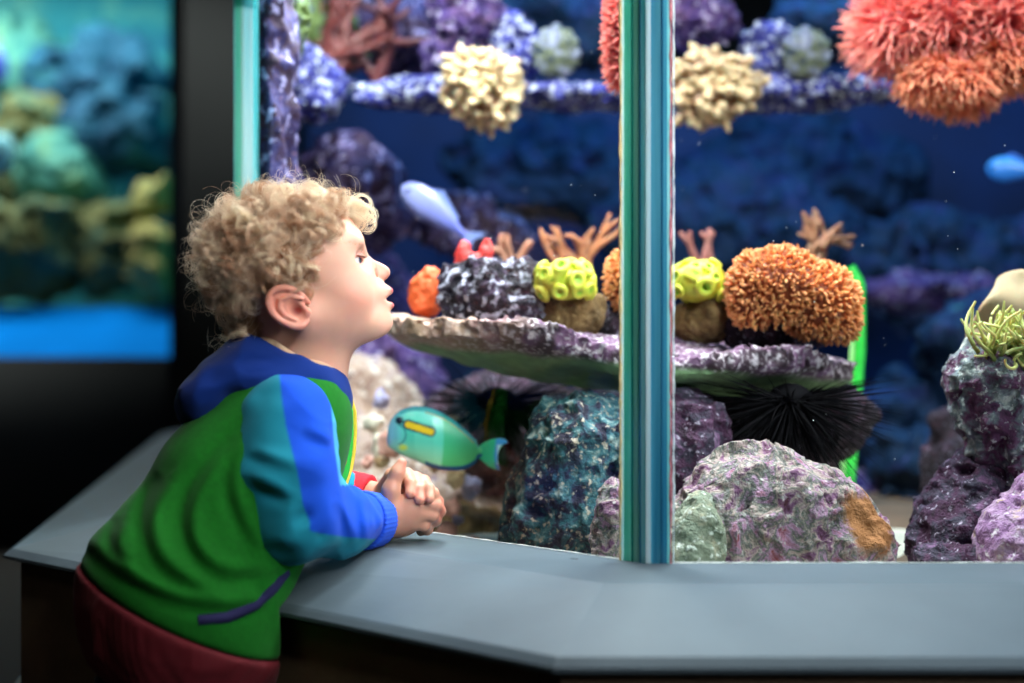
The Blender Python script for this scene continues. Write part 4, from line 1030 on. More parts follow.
def head_f(pw):
    p = ((pw - V3(O_H)) @ HB.astype(np.float32))
    pm = p.copy(); pm[..., 1] = np.abs(pm[..., 1])          # mirrored copy for paired features
    d = ell(p, hl(288, 260), (76 * HS, 0.068, 59 * HS))
    d = smin(d, ell(p, hl(322, 242), (43 * HS, .052, 36 * HS)), .02)
    d = smin(d, ell(p, hl(268, 328), (30 * HS, .045, 30 * HS)), .02)                   # nape
    d = smin(d, ell(p, hl(330, 282), (46 * HS, 0.056, 54 * HS)), 0.02)
    d = smin(d, ell(pm, hl(346, 300, 0.024), (0.030, 0.030, 0.030)), 0.018)
    d = smin(d, ell(p, hl(378, 297), (17 * HS, 0.021, 19 * HS)), 0.014)
    d = smin(d, ell(p, hl(372, 322), (23 * HS, 0.021, 18 * HS)), 0.016)
    d = smin(d, cap(pm, hl(308, 318, .042), hl(368, 326, .012), .018, .014), 0.022)
    d = smin(d, ell(pm, hl(355, 243, .020), (10 * HS, .022, 8 * HS)), 0.015)            # brow
    d = smin(d, cap(p, hl(318, 322), hl(306, 400), .042, .044), 0.03)                   # neck
    # nose
    d = smin(d, cap(p, hl(366, 250), hl(379, 266), .0070, .0085), 0.010)
    d = smin(d, sph(p, hl(382.5, 271), .0098), 0.006)
    d = smin(d, ell(pm, hl(379, 275, .0072), (6.6 * MM, 5.4 * MM, 5.6 * MM)), 0.004)
    # lips
    d = smin(d, ell(p, hl(384.5, 290), (11 * HS, 0.017, 5.4 * HS)), 0.004)
    d = smin(d, ell(p, hl(384.5, 305.5), (11.5 * HS, 0.0150, 5.6 * HS)), 0.004)
    d = smax(d, poly2d(p[..., 0], p[..., 2], profL), 0.0035)
    # mouth opening: wedge to the corner
    d = smax(d, -cap(p, hl(391, 297.3, -.004), hl(391, 297.3, .004), 2.2 * MM, 2.2 * MM), .0015)
    d = smax(d, -cap(pm, hl(391, 297.8, .003), hl(381.0, 302.8, .0170), 2.6 * MM, 1.1 * MM), .0012)
    # nostrils, alar crease
    d = smax(d, -ell(pm, hl(383.6, 279.2, .0048), (3.2 * MM, 2.0 * MM, 2.2 * MM)), .0012)
    d = smax(d, -cap(pm, hl(374.2, 271, .0135), hl(374.8, 279, .0128), 1.3 * MM), .0030)
    # eye sockets and openings
    d = smax(d, -ell(pm, hl(365, 258, .034), (10 * MM, 9 * MM, 8 * MM)), 0.014)
    ey = EYE_L
    d = smin(d, sph(pm, ey, 0.0128), 0.004)
    Ro = basis((0.97, 0, -0.12), (0, 1, 0))
    d = smax(d, -ell(pm, ey + np.array([0.0056, 0.0095, -0.0002]), (9.4 * MM, 10.0 * MM, 4.3 * MM), Ro), 0.0010)
    d = smin(d, chain(pm, [ey + a for a in np.array([(-.0028, .0128, -.0002), (.0020, .0128, .0040), (.0075, .0103, .0050), (.0115, .0055, .0042), (.0132, .0006, .0026)])], [.0005, .0009, .0010, .0009, .0007]), .0020)
    d = smin(d, chain(pm, [ey + a for a in np.array([(-.0028, .0128, -.0004), (.0030, .0122, -.0036), (.0080, .0095, -.0043), (.0115, .0050, -.0040)])], [.0006, .0009, .0009, .0007]), .0015)
    # philtrum
    d = smax(d, -cap(p, hl(388, 282), hl(394, 287.5), 1.4 * MM), .002)
    # ears
    rimp = [hl(309, 304, .066), hl(303, 297, .072), hl(294, 291, .077), hl(283, 289.5, .079), hl(275, 293.5, .079), hl(270.5, 301, .079), hl(271.5, 310, .079), hl(277, 318, .079), hl(286, 324, .077), hl(295, 327.5, .075), hl(303, 327.5, .073), hl(307.5, 322, .071)]
    rr_ = [.0025, .0032, .0036, .0038, .0038, .0038, .0036, .0034, .0035, .0042, .0046, .0030]
    tk = np.arange(12); tf = np.linspace(0, 11, 27); RP = np.array(rimp)
    RPs = np.stack([np.interp(tf, tk, RP[:, i]) for i in range(3)], 1); RPs[1:-1] = (RPs[:-2] + 2 * RPs[1:-1] + RPs[2:]) / 4; RPs[1:-1] = (RPs[:-2] + 2 * RPs[1:-1] + RPs[2:]) / 4
    e = chain(pm, list(RPs), list(np.interp(tf, tk, rr_)))
    Re = basis((0.74, -0.10, -0.66), (0, 1, 0))
    bowl = ell(pm, hl(289, 308, .0715), (.0245, .0058, .0160), Re)
    e = smin(e, bowl, .005)
    e = smin(e, ell(pm, hl(308, 313.5, .0715), (.0040, .0035, .0055)), .004)     # tragus
    inner = chain(pm, [hl(303, 301, .0755), hl(292, 298, .078), hl(282, 302, .078), hl(281.5, 310, .078), hl(287, 317, .077), hl(297, 321, .0755)], [.0018, .0024, .0027, .0027, .0025, .0022])
    e = smin(e, inner, .0025)
    e = smax(e, -ell(pm, hl(297, 311, .0790), (.0115, .0085, .0085), Re), .002)
    e = smax(e, -chain(pm, [hl(300, 300, .081), hl(287, 294.5, .082), hl(276, 299, .082), hl(276, 309, .082)], [.0012, .0019, .0019, .0014]), .0015)
    d = smin(d, e, .006)
    return d
EYE_L = hl(350.8, 261.3, 0.0262)
c0 = hw(hl(290, 290)); hv, hq = nets(head_f, c0 - [0.155, 0.125, 0.155], c0 + [0.155, 0.125, 0.14], 0.00125, extra=0.004)

# ---- hands (world space)
def hand_near(p):
    d = None
    wr0, wr1 = P(368, 520, 1.630), P(392, 518, 1.655)
    d = cap(p, wr0, wr1, .023, .0215)
    d = smin(d, ell(p, P(403, 517, 1.652), (.0235, .020, .0215), basis((1, .15, .05), (0, 1, 0))), .012)
    d = smin(d, ell(p, P(414, 508, 1.650), (.019, .017, .019)), .012)
    # four fingers folding round the other hand, knuckle - middle joint - tip
    K = [((417, 495, 1.645), (432, 494, 1.650), (437, 502, 1.672), (430, 508, 1.688), .0078),
         ((420, 504, 1.643), (435, 505, 1.650), (439, 511, 1.673), (431, 516, 1.690), .0078),
         ((418, 513, 1.643), (432, 515, 1.650), (435, 520, 1.672), (428, 523, 1.688), .0074),
         ((412, 523, 1.645), (424, 525, 1.652), (427, 529, 1.670), (421, 531, 1.684), .0070)]
    for a, b, c, e, r in K:
        f = chain(p, [P(*a), P(*b), P(*c), P(*e)], [r * 1.08, r, r * .95, r * .85], .004)
        d = smin(d, f, .0035)
    # thumb pointing up along the top
    th = chain(p, [P(390, 507, 1.640), P(391, 490, 1.637), P(397, 473, 1.640), P(401.5, 463.5, 1.643)], [.0135, .0098, .0078, .0060], .006)
    d = smin(d, th, .007)
    return d
def hand_far(p):
    d = cap(p, P(362, 495, 1.735), P(385, 500, 1.715), .020, .019)
    d = smin(d, ell(p, P(398, 497, 1.700), (.023, .017, .019)), .012)
    K = [((398, 478, 1.690), (407, 474, 1.668), (411, 484, 1.646), (410, 493.5, 1.636), .0068),
         ((406, 481, 1.690), (416, 478, 1.668), (420, 490, 1.645), (419.5, 500.0, 1.634), .0070),
         ((412, 488, 1.692), (424, 481, 1.668), (429, 489, 1.644), (429.5, 499, 1.634), .0066),
         ((414, 498, 1.695), (428, 497, 1.685), (435, 504, 1.678), (435, 512, 1.674), .0060)]
    for a, b, c, e, r in K:
        f = chain(p, [P(*a), P(*b), P(*c), P(*e)], [r * 1.08, r, r * .95, r * .86], .004)
        d = smin(d, f, .003)
    th = chain(p, [P(386, 487, 1.705), P(392, 476, 1.680), P(400, 479, 1.66)], [.011, .0085, .0065], .005)
    return smin(d, th, .006)
c1 = P(405, 505, 1.66)
nv, nq = nets(hand_near, c1 - .085, c1 + .085, .0011, extra=.003)
c2 = P(405, 495, 1.69)
fv, fq = nets(hand_far, c2 - .095, c2 + .095, .0012, extra=.003)

# ---- trunk, arms, legs (clothed; coarse)
FT = np.array([0.90, 0.43, 0]); FT /= np.linalg.norm(FT); LT = np.array([-FT[1], FT[0], 0])
TB = np.stack([FT, LT, [0, 0, 1]], 1)
lean = basis((0.86, 0.36, -0.30), LT)       # trunk axes: forward, side, up
SH_N, EL_N, WR_N = P(288, 424, 1.535), P(292, 528, 1.515), P(368, 520, 1.630)
CH = P(284, 430, 1.60); BE = P(235, 505, 1.57); HP = P(180, 600, 1.52)
SH_F = CH + LT * .075 + [0, 0, .03]; EL_F = P(318, 500, 1.72); WR_F = P(362, 494, 1.735)
hipN = HP - LT * .045 + [0, 0, -.02]; hipF = HP + LT * .045 + [0, 0, -.02]
FN = np.array([HP[0] - .035, HP[1] - .035, 0.05]); FF = np.array([HP[0] + .03, HP[1] + .06, 0.05])
KN = (hipN + FN) / 2 + FT * .02; KF = (hipF + FF) / 2 + FT * .02
def core_f(p):
    d = chain(p, [P(306, 395, HD), CH, BE, HP], [.038, .055, .065, .07], .03)
    d = smin(d, chain(p, [SH_N, EL_N, WR_N], [.028, .022, .018], .01), .02)
    d = smin(d, chain(p, [SH_F, EL_F, WR_F], [.028, .022, .018], .01), .02)
    for h, k_, f_ in ((hipN, KN, FN), (hipF, KF, FF)): d = smin(d, chain(p, [h, k_, f_], [.05, .038, .03], .01), .02)
    return d
bv, bq = nets(core_f, (-0.62, 1.33, 0.0), (-0.08, 1.80, 0.82), .0065, extra=.01)

def px_of(v): return v[:, 0] / v[:, 1] * F + 512, 341.5 - (v[:, 2] - CZ) / v[:, 1] * F
# skin colours
def skin_col(v):
    n = fbm(v, 60, 3, 3)[:, None]
    c = np.tile(srgb(226, 172, 150), (len(v), 1)) * (1 + 0.05 * n)
    return c
hc = skin_col(hv); hlv = (hv - O_H) @ HB; a = np.abs(hlv[:, 1])
def blend(c, col, w): w = np.clip(w, 0, 1)[:, None]; return c * (1 - w) + np.asarray(col) * w
def dist(c, r): return np.linalg.norm((np.stack([hlv[:, 0], a, hlv[:, 2]], 1) - c) / np.array(r), axis=1)
hc = blend(hc, srgb(232, 140, 125), 0.45 * (1.3 - dist(hl(352, 298, .036), (.026, .03, .024))))
hc = blend(hc, srgb(222, 135, 120), 0.45 * (1.4 - dist(hl(388, 272, 0), (.012, .014, .012))))
lipU = dist(hl(391, 290, 0), (.0075, .0150, .0052)); lipL = dist(hl(391, 304.8, 0), (.0085, .0140, .0056))
hc = blend(hc, srgb(205, 98, 102), (1.15 - np.minimum(lipU, lipL)) * 4)
hlm = np.stack([hlv[:, 0], a, hlv[:, 2]], 1).astype(np.float32)
seg = np.minimum(cap(hlm, hl(390, 293.5, .003), hl(382, 301.5, .0165), .0028, .0012), cap(hlm, hl(391, 304.5, .003), hl(382.5, 304.3, .0160), .0036, .0012))
hc = blend(hc, srgb(205, 98, 102), (.0006 - seg) / .0010)
hc = blend(hc, srgb(70, 20, 22), (1.1 - dist(hl(386.5, 298.6, 0), (.0042, .012, .0022))) * 3)
earw = (a > .062) & (np.abs(hlv[:, 0] - hl(290, 0)[0]) < .032) & (np.abs(hlv[:, 2] - hl(0, 308)[2]) < .03)
hc = blend(hc, srgb(222, 128, 112), earw * 0.55)
hc = blend(hc, srgb(150, 58, 50), (1.2 - dist(hl(299, 312, .070), (.0085, .009, .007))) * 1.2)
hc = blend(hc, srgb(205, 130, 118), (1.25 - dist(EYE_L + [0.006, .009, 0.001], (.012, .012, .0085))) * 1.2)
# scalp under the hair
hcol = np.array(srgb(150, 112, 80))
def hairzone(px, py):
    """> 0 where hair grows, in head picture units"""
    line = [(346, 208), (338, 222), (326, 236), (318, 252), (312, 268), (309, 285), (304, 291), (290, 286), (274, 288), (265, 300), (266, 318), (272, 330), (268, 345), (255, 358), (150, 380), (150, 120), (340, 120), (350, 196)]
    return -poly2d(np.asarray(px, np.float32), np.asarray(py, np.float32), line)
hz = hairzone(300 + hlv[:, 0] / HS, 270 - hlv[:, 2] / HS) - 3 + 3 * vnoise(hv, 150, 2)
hc = blend(hc, hcol, hz / 5 * (~earw))
def hand_col(v, tips):
    c = skin_col(v); c = c * np.array([0.80, 0.68, 0.62])
    for t, r in tips:
        w = np.clip(1.3 - np.linalg.norm(v - P(*t), axis=1) / r, 0, 1)[:, None]; c = c * (1 - .55 * w) + srgb(214, 112, 98) * .55 * w
    return c
nc = hand_col(nv, [((407, 463, 1.643), .009), ((443, 503, 1.66), .011), ((444, 512, 1.66), .011), ((440, 520, 1.66), .010)])
fc_ = hand_col(fv, [((416, 493, 1.636), .008), ((425, 500, 1.634), .008), ((438, 497, 1.645), .008)])
V_, Q_ = join([(hv, hq), (nv, nq), (fv, fq), (bv, bq)])
C_ = np.concatenate([hc, nc, fc_, skin_col(bv)])
m_skin = mat_attr('skin', rough=0.48, sss=0.30, sssscale=0.006, spec=0.4, bump=(900, 0.06, 0.0004))
m_skin.node_tree.nodes['Principled BSDF'].inputs['Subsurface Radius'].default_value = (1.0, 0.35, 0.2)
person = obj('person', V_, Q_, m_skin, colors=C_)
tag(person, 'curly blond toddler in green and blue hooded sweatshirt leaning on the aquarium ledge', 'person')

# eyes
m_iris, nt, bs = _m('eyeball'); setv(bs, rough=0.06, spec=0.6, coat=0.8)
a_ = nt.nodes.new('ShaderNodeAttribute'); a_.attribute_name = 'Col'; nt.links.new(a_.outputs['Color'], bs.inputs['Base Color'])
for sgn in (-1, 1):
    e = EYE_L.copy(); e[1] *= sgn; ew = hw(e)
    gz = HB @ np.array([0.93, -0.32 if sgn < 0 else 0.0, 0.10]); gz /= np.linalg.norm(gz)
    v, q = uvsphere(ew, .0119, 48, 40)
    dd = (v - ew) @ gz / .0119
    col = np.tile(srgb(236, 232, 230), (len(v), 1)); ang = np.degrees(np.arccos(np.clip(dd, -1, 1)))
    ir = np.clip((31 - ang) / 2, 0, 1)[:, None]; col = col * (1 - ir) + srgb(52, 68, 98) * ir
    rg = np.clip(1 - np.abs(ang - 29) / 3, 0, 1)[:, None]; col = col * (1 - rg) + srgb(25, 35, 60) * rg
    pu = np.clip((15 - ang) / 1.5, 0, 1)[:, None]; col = col * (1 - pu) + srgb(6, 6, 10) * pu
    obj('eye', v, q, m_iris, person, colors=col)
m_lash = mat_plain('lash', srgb(70, 48, 36), rough=.6)
for sgn in (-1, 1):
    rng = np.random.default_rng(4); n = 34; t = np.linspace(0, 1, n)
    lid = np.array([(-.0020, .0135, .0012), (.0020, .0136, .0040), (.0078, .0110, .0048), (.0122, .0058, .0040), (.0140, .0010, .0026)])
    rootp = np.stack([np.interp(t * 4, range(5), lid[:, i]) for i in range(3)], 1)
    outd = rootp / np.linalg.norm(rootp, axis=1, keepdims=True)
    k = 5; s_ = np.linspace(0, 1, k)
    L = .0062 * (0.6 + 0.5 * np.sin(t * np.pi)) * rng.uniform(.8, 1.1, n)
    dirv = outd * 0.9 + [0.45, 0, -.15] + rng.normal(0, .08, (n, 3))
    pts = rootp[:, None] + dirv[:, None] * (L[:, None] * s_)[..., None]; pts[..., 2] += (L[:, None] * s_ ** 2) * .75
    pts = pts + EYE_L; pts[..., 1] *= sgn
    pts = O_H + pts @ HB.T
    v, q = tubes(pts, np.full((n, k), .00016) * np.linspace(1, .4, k)[None], 4)
    # lash line along the upper lid
    lp = O_H + (((rootp + EYE_L) * [1, sgn, 1])[None]) @ HB.T
    v2, q2 = tubes(lp, np.full((1, n), .00038), 5); v, q = join([(v, q), (v2, q2)])
    obj('eyelashes', v, q, m_lash, person)
    # eyebrow
    n = 90; t = rng.uniform(0, 1, n); b0 = np.stack([hl(338 + 22 * x, 248 - 3.0 * math.sin(x * 2.6) + rng.normal(0, .8)) for x in t])
    b0[:, 1] = 0.0475 - 0.020 * t ** 1.6
    # push to the head surface
    pts = []
    for b, x in zip(b0, t):
        w0 = O_H + (b * [1, 1, 1]) @ HB.T
        pts.append(b)
    b0 = np.array(pts)
    for _ in range(14):
        wp = (O_H + b0 @ HB.T).astype(np.float32); d_ = head_f(wp); b0[:, 1] -= d_ * .8
    dirb = np.array([-.0045, 0.0006, .0012]); s_ = np.linspace(0, 1, 4)
    pp = b0[:, None] + dirb * s_[None, :, None] + rng.normal(0, .0002, (n, 1, 3)); pp[..., 1] *= sgn
    v, q = tubes(O_H + pp @ HB.T, np.full((n, 4), .00013), 4); obj('eyebrow', v, q, mat_plain('brow', srgb(185, 145, 105), rough=.7), person)

# ---- hair: curls grown as strands
rng = np.random.default_rng(21)
CR_C = hl(288, 260); CR_R = np.array([76 * HS, .068, 59 * HS])
def scalp_pts(n):
    d = rng.normal(0, 1, (n * 4, 3)); d /= np.linalg.norm(d, axis=1, keepdims=True)
    p = CR_C + d * CR_R
    # the nape: drop lower back points down the neck
    low = (p[:, 2] < hl(0, 300)[2])
    p[low, 2] -= rng.uniform(0, 1, low.sum()) * 34 * HS; 
    z = hairzone(300 + p[:, 0] / HS, 270 - p[:, 2] / HS)
    ok = z > 0
    p = p[ok][:n]; nr = (p - CR_C) / CR_R ** 2; nr /= np.linalg.norm(nr, axis=1, keepdims=True)
    p = p.copy()
    for _ in range(10):
        dd = head_f((O_H + p @ HB.T).astype(np.float32)); p -= nr * np.clip(dd, -.01, .01)[:, None]
    return p, nr
strands = []; tints = []
def curls(n, per, Lr, coil, turns, thick, lift, up=0.0, jit=.0016, pts=None):
    p, nr = scalp_pts(n) if pts is None else pts
    n = len(p); K = 30; t = np.linspace(0, 1, K)
    down = np.array([-0.35, 0, -0.8]); tang = down - nr * (nr @ down)[:, None] + rng.normal(0, .75, (n, 3)); tang -= nr * (tang * nr).sum(1, keepdims=True)
    tang /= np.linalg.norm(tang, axis=1, keepdims=True); bi = np.cross(nr, tang)
    L = rng.uniform(*Lr, n); R = rng.uniform(*coil, n); W_ = rng.uniform(*turns, n) * 2 * np.pi * rng.choice([-1, 1], n); ph = rng.uniform(0, 6.28, n)
    axis_mode = rng.uniform(0, 1, n); clump = rng.uniform(0.1, .9, n)
    for j in range(per):
        jr = R * rng.uniform(.85, 1.15, n); pj = ph + rng.normal(0, .15, n); off = rng.normal(0, jit, (n, 3))
        lf = rng.uniform(.8, 1.2, n) * lift
        grow = np.clip(t * 4, 0, 1)
        ang = pj[:, None] + W_[:, None] * t[None]
        # spine: leaves the scalp, then lies along it
        spine = p[:, None] + nr[:, None] * (lf[:, None] * (1 - (1 - t) ** 3))[..., None] + tang[:, None] * (L[:, None] * t ** 1.3)[..., None] + off[:, None] * grow[None, :, None]
        # follow the curvature of the skull
        spine -= nr[:, None] * ((L[:, None] * t) ** 2 * 5.0)[..., None]
        # coil axis between along-strand ringlets and flat loops on the surface
        e1 = np.where(axis_mode[:, None] < .55, nr, tang); e2 = bi
        coilv = e1[:, None] * ((np.cos(ang) - np.cos(pj)[:, None]) * jr[:, None] * grow)[..., None] + e2[:, None] * ((np.sin(ang) - np.sin(pj)[:, None]) * jr[:, None] * grow)[..., None]
        s = spine + coilv
        strands.append((s, thick)); tints.append(np.clip(clump + rng.normal(0, .08, n), 0, 1))
curls(430, 26, (.006, .022), (.0050, .0085), (1.0, 2.0), .00021, .004, jit=.0014)
curls(350, 26, (.004, .014), (.0060, .0095), (1.1, 1.9), .00021, .008, jit=.0013)
curls(120, 24, (.004, .012), (.0070, .0105), (1.0, 1.6), .00021, .012, jit=.0013)
curls(700, 2, (.010, .035), (.005, .013), (.5, 1.6), .00012, .022)
# the loose forelock that hangs over the brow
fp = np.array([hl(342 + rng.uniform(-9, 6), 208 + rng.uniform(-8, 8), rng.uniform(-.035, .035)) for _ in range(26)])
fn = np.tile(np.array([0.93, 0, .36]), (26, 1)) + rng.normal(0, .12, (26, 3)); fn /= np.linalg.norm(fn, axis=1, keepdims=True)
def forelock():
    K = 30; t = np.linspace(0, 1, K); n = len(fp)
    for j in range(22):
        ph = rng.normal(0, .15, n); R = rng.uniform(.0055, .0085, n); cx = rng.uniform(.010, .024, n)
        if j == 0: forelock.s = (rng.uniform(.0055, .0085, n), rng.uniform(.010, .034, n), rng.uniform(1.1, 1.9, n), rng.uniform(-.006, .004, n))
        R0, cx, tr, dz = forelock.s; R = R0 * rng.uniform(.85, 1.12, n)
        ang = (tr * 6.28)[:, None] * t[None] * -1 + 1.5 + ph[:, None]; g = np.clip(t * 3, 0, 1)
        s = fp[:, None] + fn[:, None] * (cx[:, None] * (1 - (1 - t) ** 2))[..., None]
        s = s + np.array([0, 0, 1.0]) * (dz[:, None] * t - .010 * t ** 2)[..., None]
        s = s + (np.array([1, .1, 0])[None, None] * ((np.cos(ang) - math.cos(1.5)) * R[:, None] * g)[..., None] + np.array([0, .1, 1])[None, None] * ((np.sin(ang) - math.sin(1.5)) * R[:, None] * g)[..., None])
        s = s + rng.normal(0, .0012, (n, 1, 3)) * g[None, :, None]
        strands.append((s, .00020)); tints.append(np.clip(rng.normal(.85, .1, n), 0, 1))
forelock()
allp = np.concatenate([s for s, _ in strands]); rads = np.concatenate([np.full(len(s), r) for s, r in strands])
# keep strands out of the face and ear
lx = 300 + allp[..., 0] / HS; lz = 270 - allp[..., 2] / HS
facein = (poly2d(lx[:, -1].astype(np.float32), lz[:, -1].astype(np.float32), [(330, 262), (318, 300), (310, 330), (272, 334), (264, 296), (280, 284), (305, 292), (330, 250), (352, 232), (420, 232), (420, 400), (300, 400)]) < 0)
mid = (poly2d(lx.mean(1).astype(np.float32), lz.mean(1).astype(np.float32), [(322, 262), (312, 300), (308, 330), (275, 330), (268, 298), (282, 288), (303, 296), (326, 252), (350, 236), (420, 236), (420, 400), (300, 400)]) < 0)
keep = ~(facein & mid) & (lz.max(1) < 366)
allp = allp[keep]; rads = rads[keep]; tint = np.concatenate(tints)[keep]
wp = (O_H + allp @ HB.T)
m_hair, nt, bs = _m('blond_hair'); setv(bs, rough=0.42, spec=0.35, sss=0.0)
hi = nt.nodes.new('ShaderNodeAttribute'); hi.attribute_name = 'tint'; r_ = nt.nodes.new('ShaderNodeValToRGB')
r_.color_ramp.elements[0].color = (*srgb(196, 148, 112), 1); r_.color_ramp.elements[1].color = (*srgb(255, 244, 220), 1)
nt.links.new(hi.outputs['Fac'], r_.inputs['Fac']); nt.links.new(r_.outputs['Color'], bs.inputs['Base Color'])
tr = nt.nodes.new('ShaderNodeBsdfTranslucent'); nt.links.new(r_.outputs['Color'], tr.inputs['Color']); mx = nt.nodes.new('ShaderNodeMixShader'); mx.inputs[0].default_value = .35
nt.links.new(bs.outputs[0], mx.inputs[1]); nt.links.new(tr.outputs[0], mx.inputs[2]); nt.links.new(mx.outputs[0], nt.nodes['Material Output'].inputs['Surface'])
cu = bpy.data.hair_curves.new('hair'); cu.add_curves([allp.shape[1]] * len(allp))
base = np.array(person['_loc'])
cu.position_data.foreach_set('vector', (wp - base).astype(np.float32).ravel())
ra = cu.attributes.get('radius') or cu.attributes.new('radius', 'FLOAT', 'POINT')
K = allp.shape[1]; ra.data.foreach_set('value', (rads[:, None] * np.linspace(1, .45, K)[None]).astype(np.float32).ravel())
ta = cu.attributes.new('tint', 'FLOAT', 'CURVE'); ta.data.foreach_set('value', tint.astype(np.float32)); cu.materials.append(m_hair)
hair = bpy.data.objects.new('hair', cu); COL.objects.link(hair); hair.parent = person

# ---- clothing
m_cloth = mat_attr('sweatshirt_fleece', bump=(1100, 0.35, 0.0008), rough=0.9, sheen=0.06, spec=0.15)
def wrinkle(p, amp=.0035, seed=0, sc=18):
    return amp * (np.abs(vnoise(p, sc, seed)) * 1.4 - .5) + amp * .6 * vnoise(p, sc * 2.2, seed + 1)
def Pc(lst): return [P(*a) for a in lst]
# folds sculpted into the back panel
# draped folds of the back panel: (line in the picture plane, half width, depth)
def chaikin(pts, n=2):
    pts = np.array(pts, float)
    for _ in range(n):
        a_ = pts[:-1] * .75 + pts[1:] * .25; b_ = pts[:-1] * .25 + pts[1:] * .75
        pts = np.concatenate([pts[:1], np.stack([a_, b_], 1).reshape(-1, 2), pts[-1:]])
    return pts
DRAPES = [([(238, 436), (206, 470), (186, 508), (190, 548), (222, 576), (266, 572)], 8, .0055),
          ([(168, 478), (148, 506), (148, 540), (164, 568), (205, 592)], 8, .0050),
          ([(88, 545), (118, 572), (160, 596), (215, 608), (262, 604)], 7, .0040),
          ([(240, 440), (228, 480), (240, 520), (258, 552)], 7, .0035),
          ([(122, 520), (112, 542), (124, 562)], 6, .0030)]
def jacket_base(p):
    d = ell(p, P(282, 425, 1.600), (.078, .088, .085), lean)
    d = smin(d, ell(p, P(238, 498, 1.575), (.100, .100, .100), lean), .05)
    d = smin(d, ell(p, P(182, 580, 1.535), (.106, .105, .085), lean), .05)
    d = smin(d, ell(p, P(190, 640, 1.525), (.108, .105, .09), lean), .05)
    return d
def jacket_f(p):
    d = jacket_base(p)
    px = p[..., 0] / p[..., 1] * F + 512; py = 341.5 - (p[..., 2] - CZ) / p[..., 1] * F
    front = np.clip((P(230, 500, 1.56)[1] - p[..., 1]) / .03, 0, 1)
    for pts, r, amp in DRAPES:
        pts = chaikin(pts)
        best = np.full(px.shape, 1e9, np.float32); sd = np.zeros(px.shape, np.float32); tt = np.zeros(px.shape, np.float32)
        n = len(pts) - 1
        for i in range(n):
            ax, ay = pts[i]; bx, by = pts[i + 1]; ex, ey = bx - ax, by - ay; L2 = ex * ex + ey * ey
            t = np.clip(((px - ax) * ex + (py - ay) * ey) / L2, 0, 1); dx = px - ax - t * ex; dy = py - ay - t * ey; m = np.hypot(dx, dy)
            cr = np.sign(ex * dy - ey * dx) * m; u = m < best; best = np.where(u, m, best); sd = np.where(u, cr, sd); tt = np.where(u, (i + t) / n, tt)
        env = np.sin(np.clip(tt, 0.02, .98) * np.pi) ** .6 * np.exp(-(np.abs(best) / (r * 2.6)) ** 4)
        d = d + front * amp * env * (sd / r) * np.exp(.5 - .5 * (sd / r) ** 2)
    d = d + .0022 * vnoise(p * np.array([1, .4, .6], np.float32), 26, 3)
    # cut above the hem band
    d = smax(d, -ledge_solid(p), .008)
    return smax(d, -((p - V3(HEMC)) @ V3(HEMN)), .006)
HEMN = lean[:, 2] * 0.62 + np.array([0.60, 0.15, 0.42]); HEMN = np.array([0.42, 0.0, 0.90]); HEMN /= np.linalg.norm(HEMN)
HEMC = P(160, 622, 1.44)
v, q = nets(jacket_f, (-0.58, 1.36, 0.34), (-0.10, 1.78, 0.82), .0030, extra=.012)
x, y = px_of(v)
fl = (v - CH) @ FT
col = np.tile(srgb(21, 106, 27), (len(v), 1)); col = col * (1 + .12 * fbm(v, 300, 2, 3))[:, None]
jacket = obj('sweatshirt', v, q, m_cloth, person, colors=col)
jacket['label'] = 'green hooded sweatshirt'
# hem band
def hem_f(p):
    d = jacket_base(p) - .003 + wrinkle(p, .003, 8, 20)
    h = -((p - V3(HEMC)) @ V3(HEMN))
    d = smax(d, -ledge_solid(p), .008)
    d2 = smax(d, -h, .004); d2 = smax(d2, h - .085, .006)
    rib = .0006 * np.sin(((p - V3(HEMC)) @ V3(LT)) * 900)
    return d2 + rib
v, q = nets(hem_f, (-0.62, 1.36, 0.28), (-0.12, 1.78, 0.66), .0032, extra=.01)
o = obj('hem_band', v, q, mat_plain('red_rib', srgb(105, 6, 22), 0.1, 60, bump=(900, .3, .0008), rough=.85, sheen=.05), jacket); o['label'] = 'red ribbed hem band'
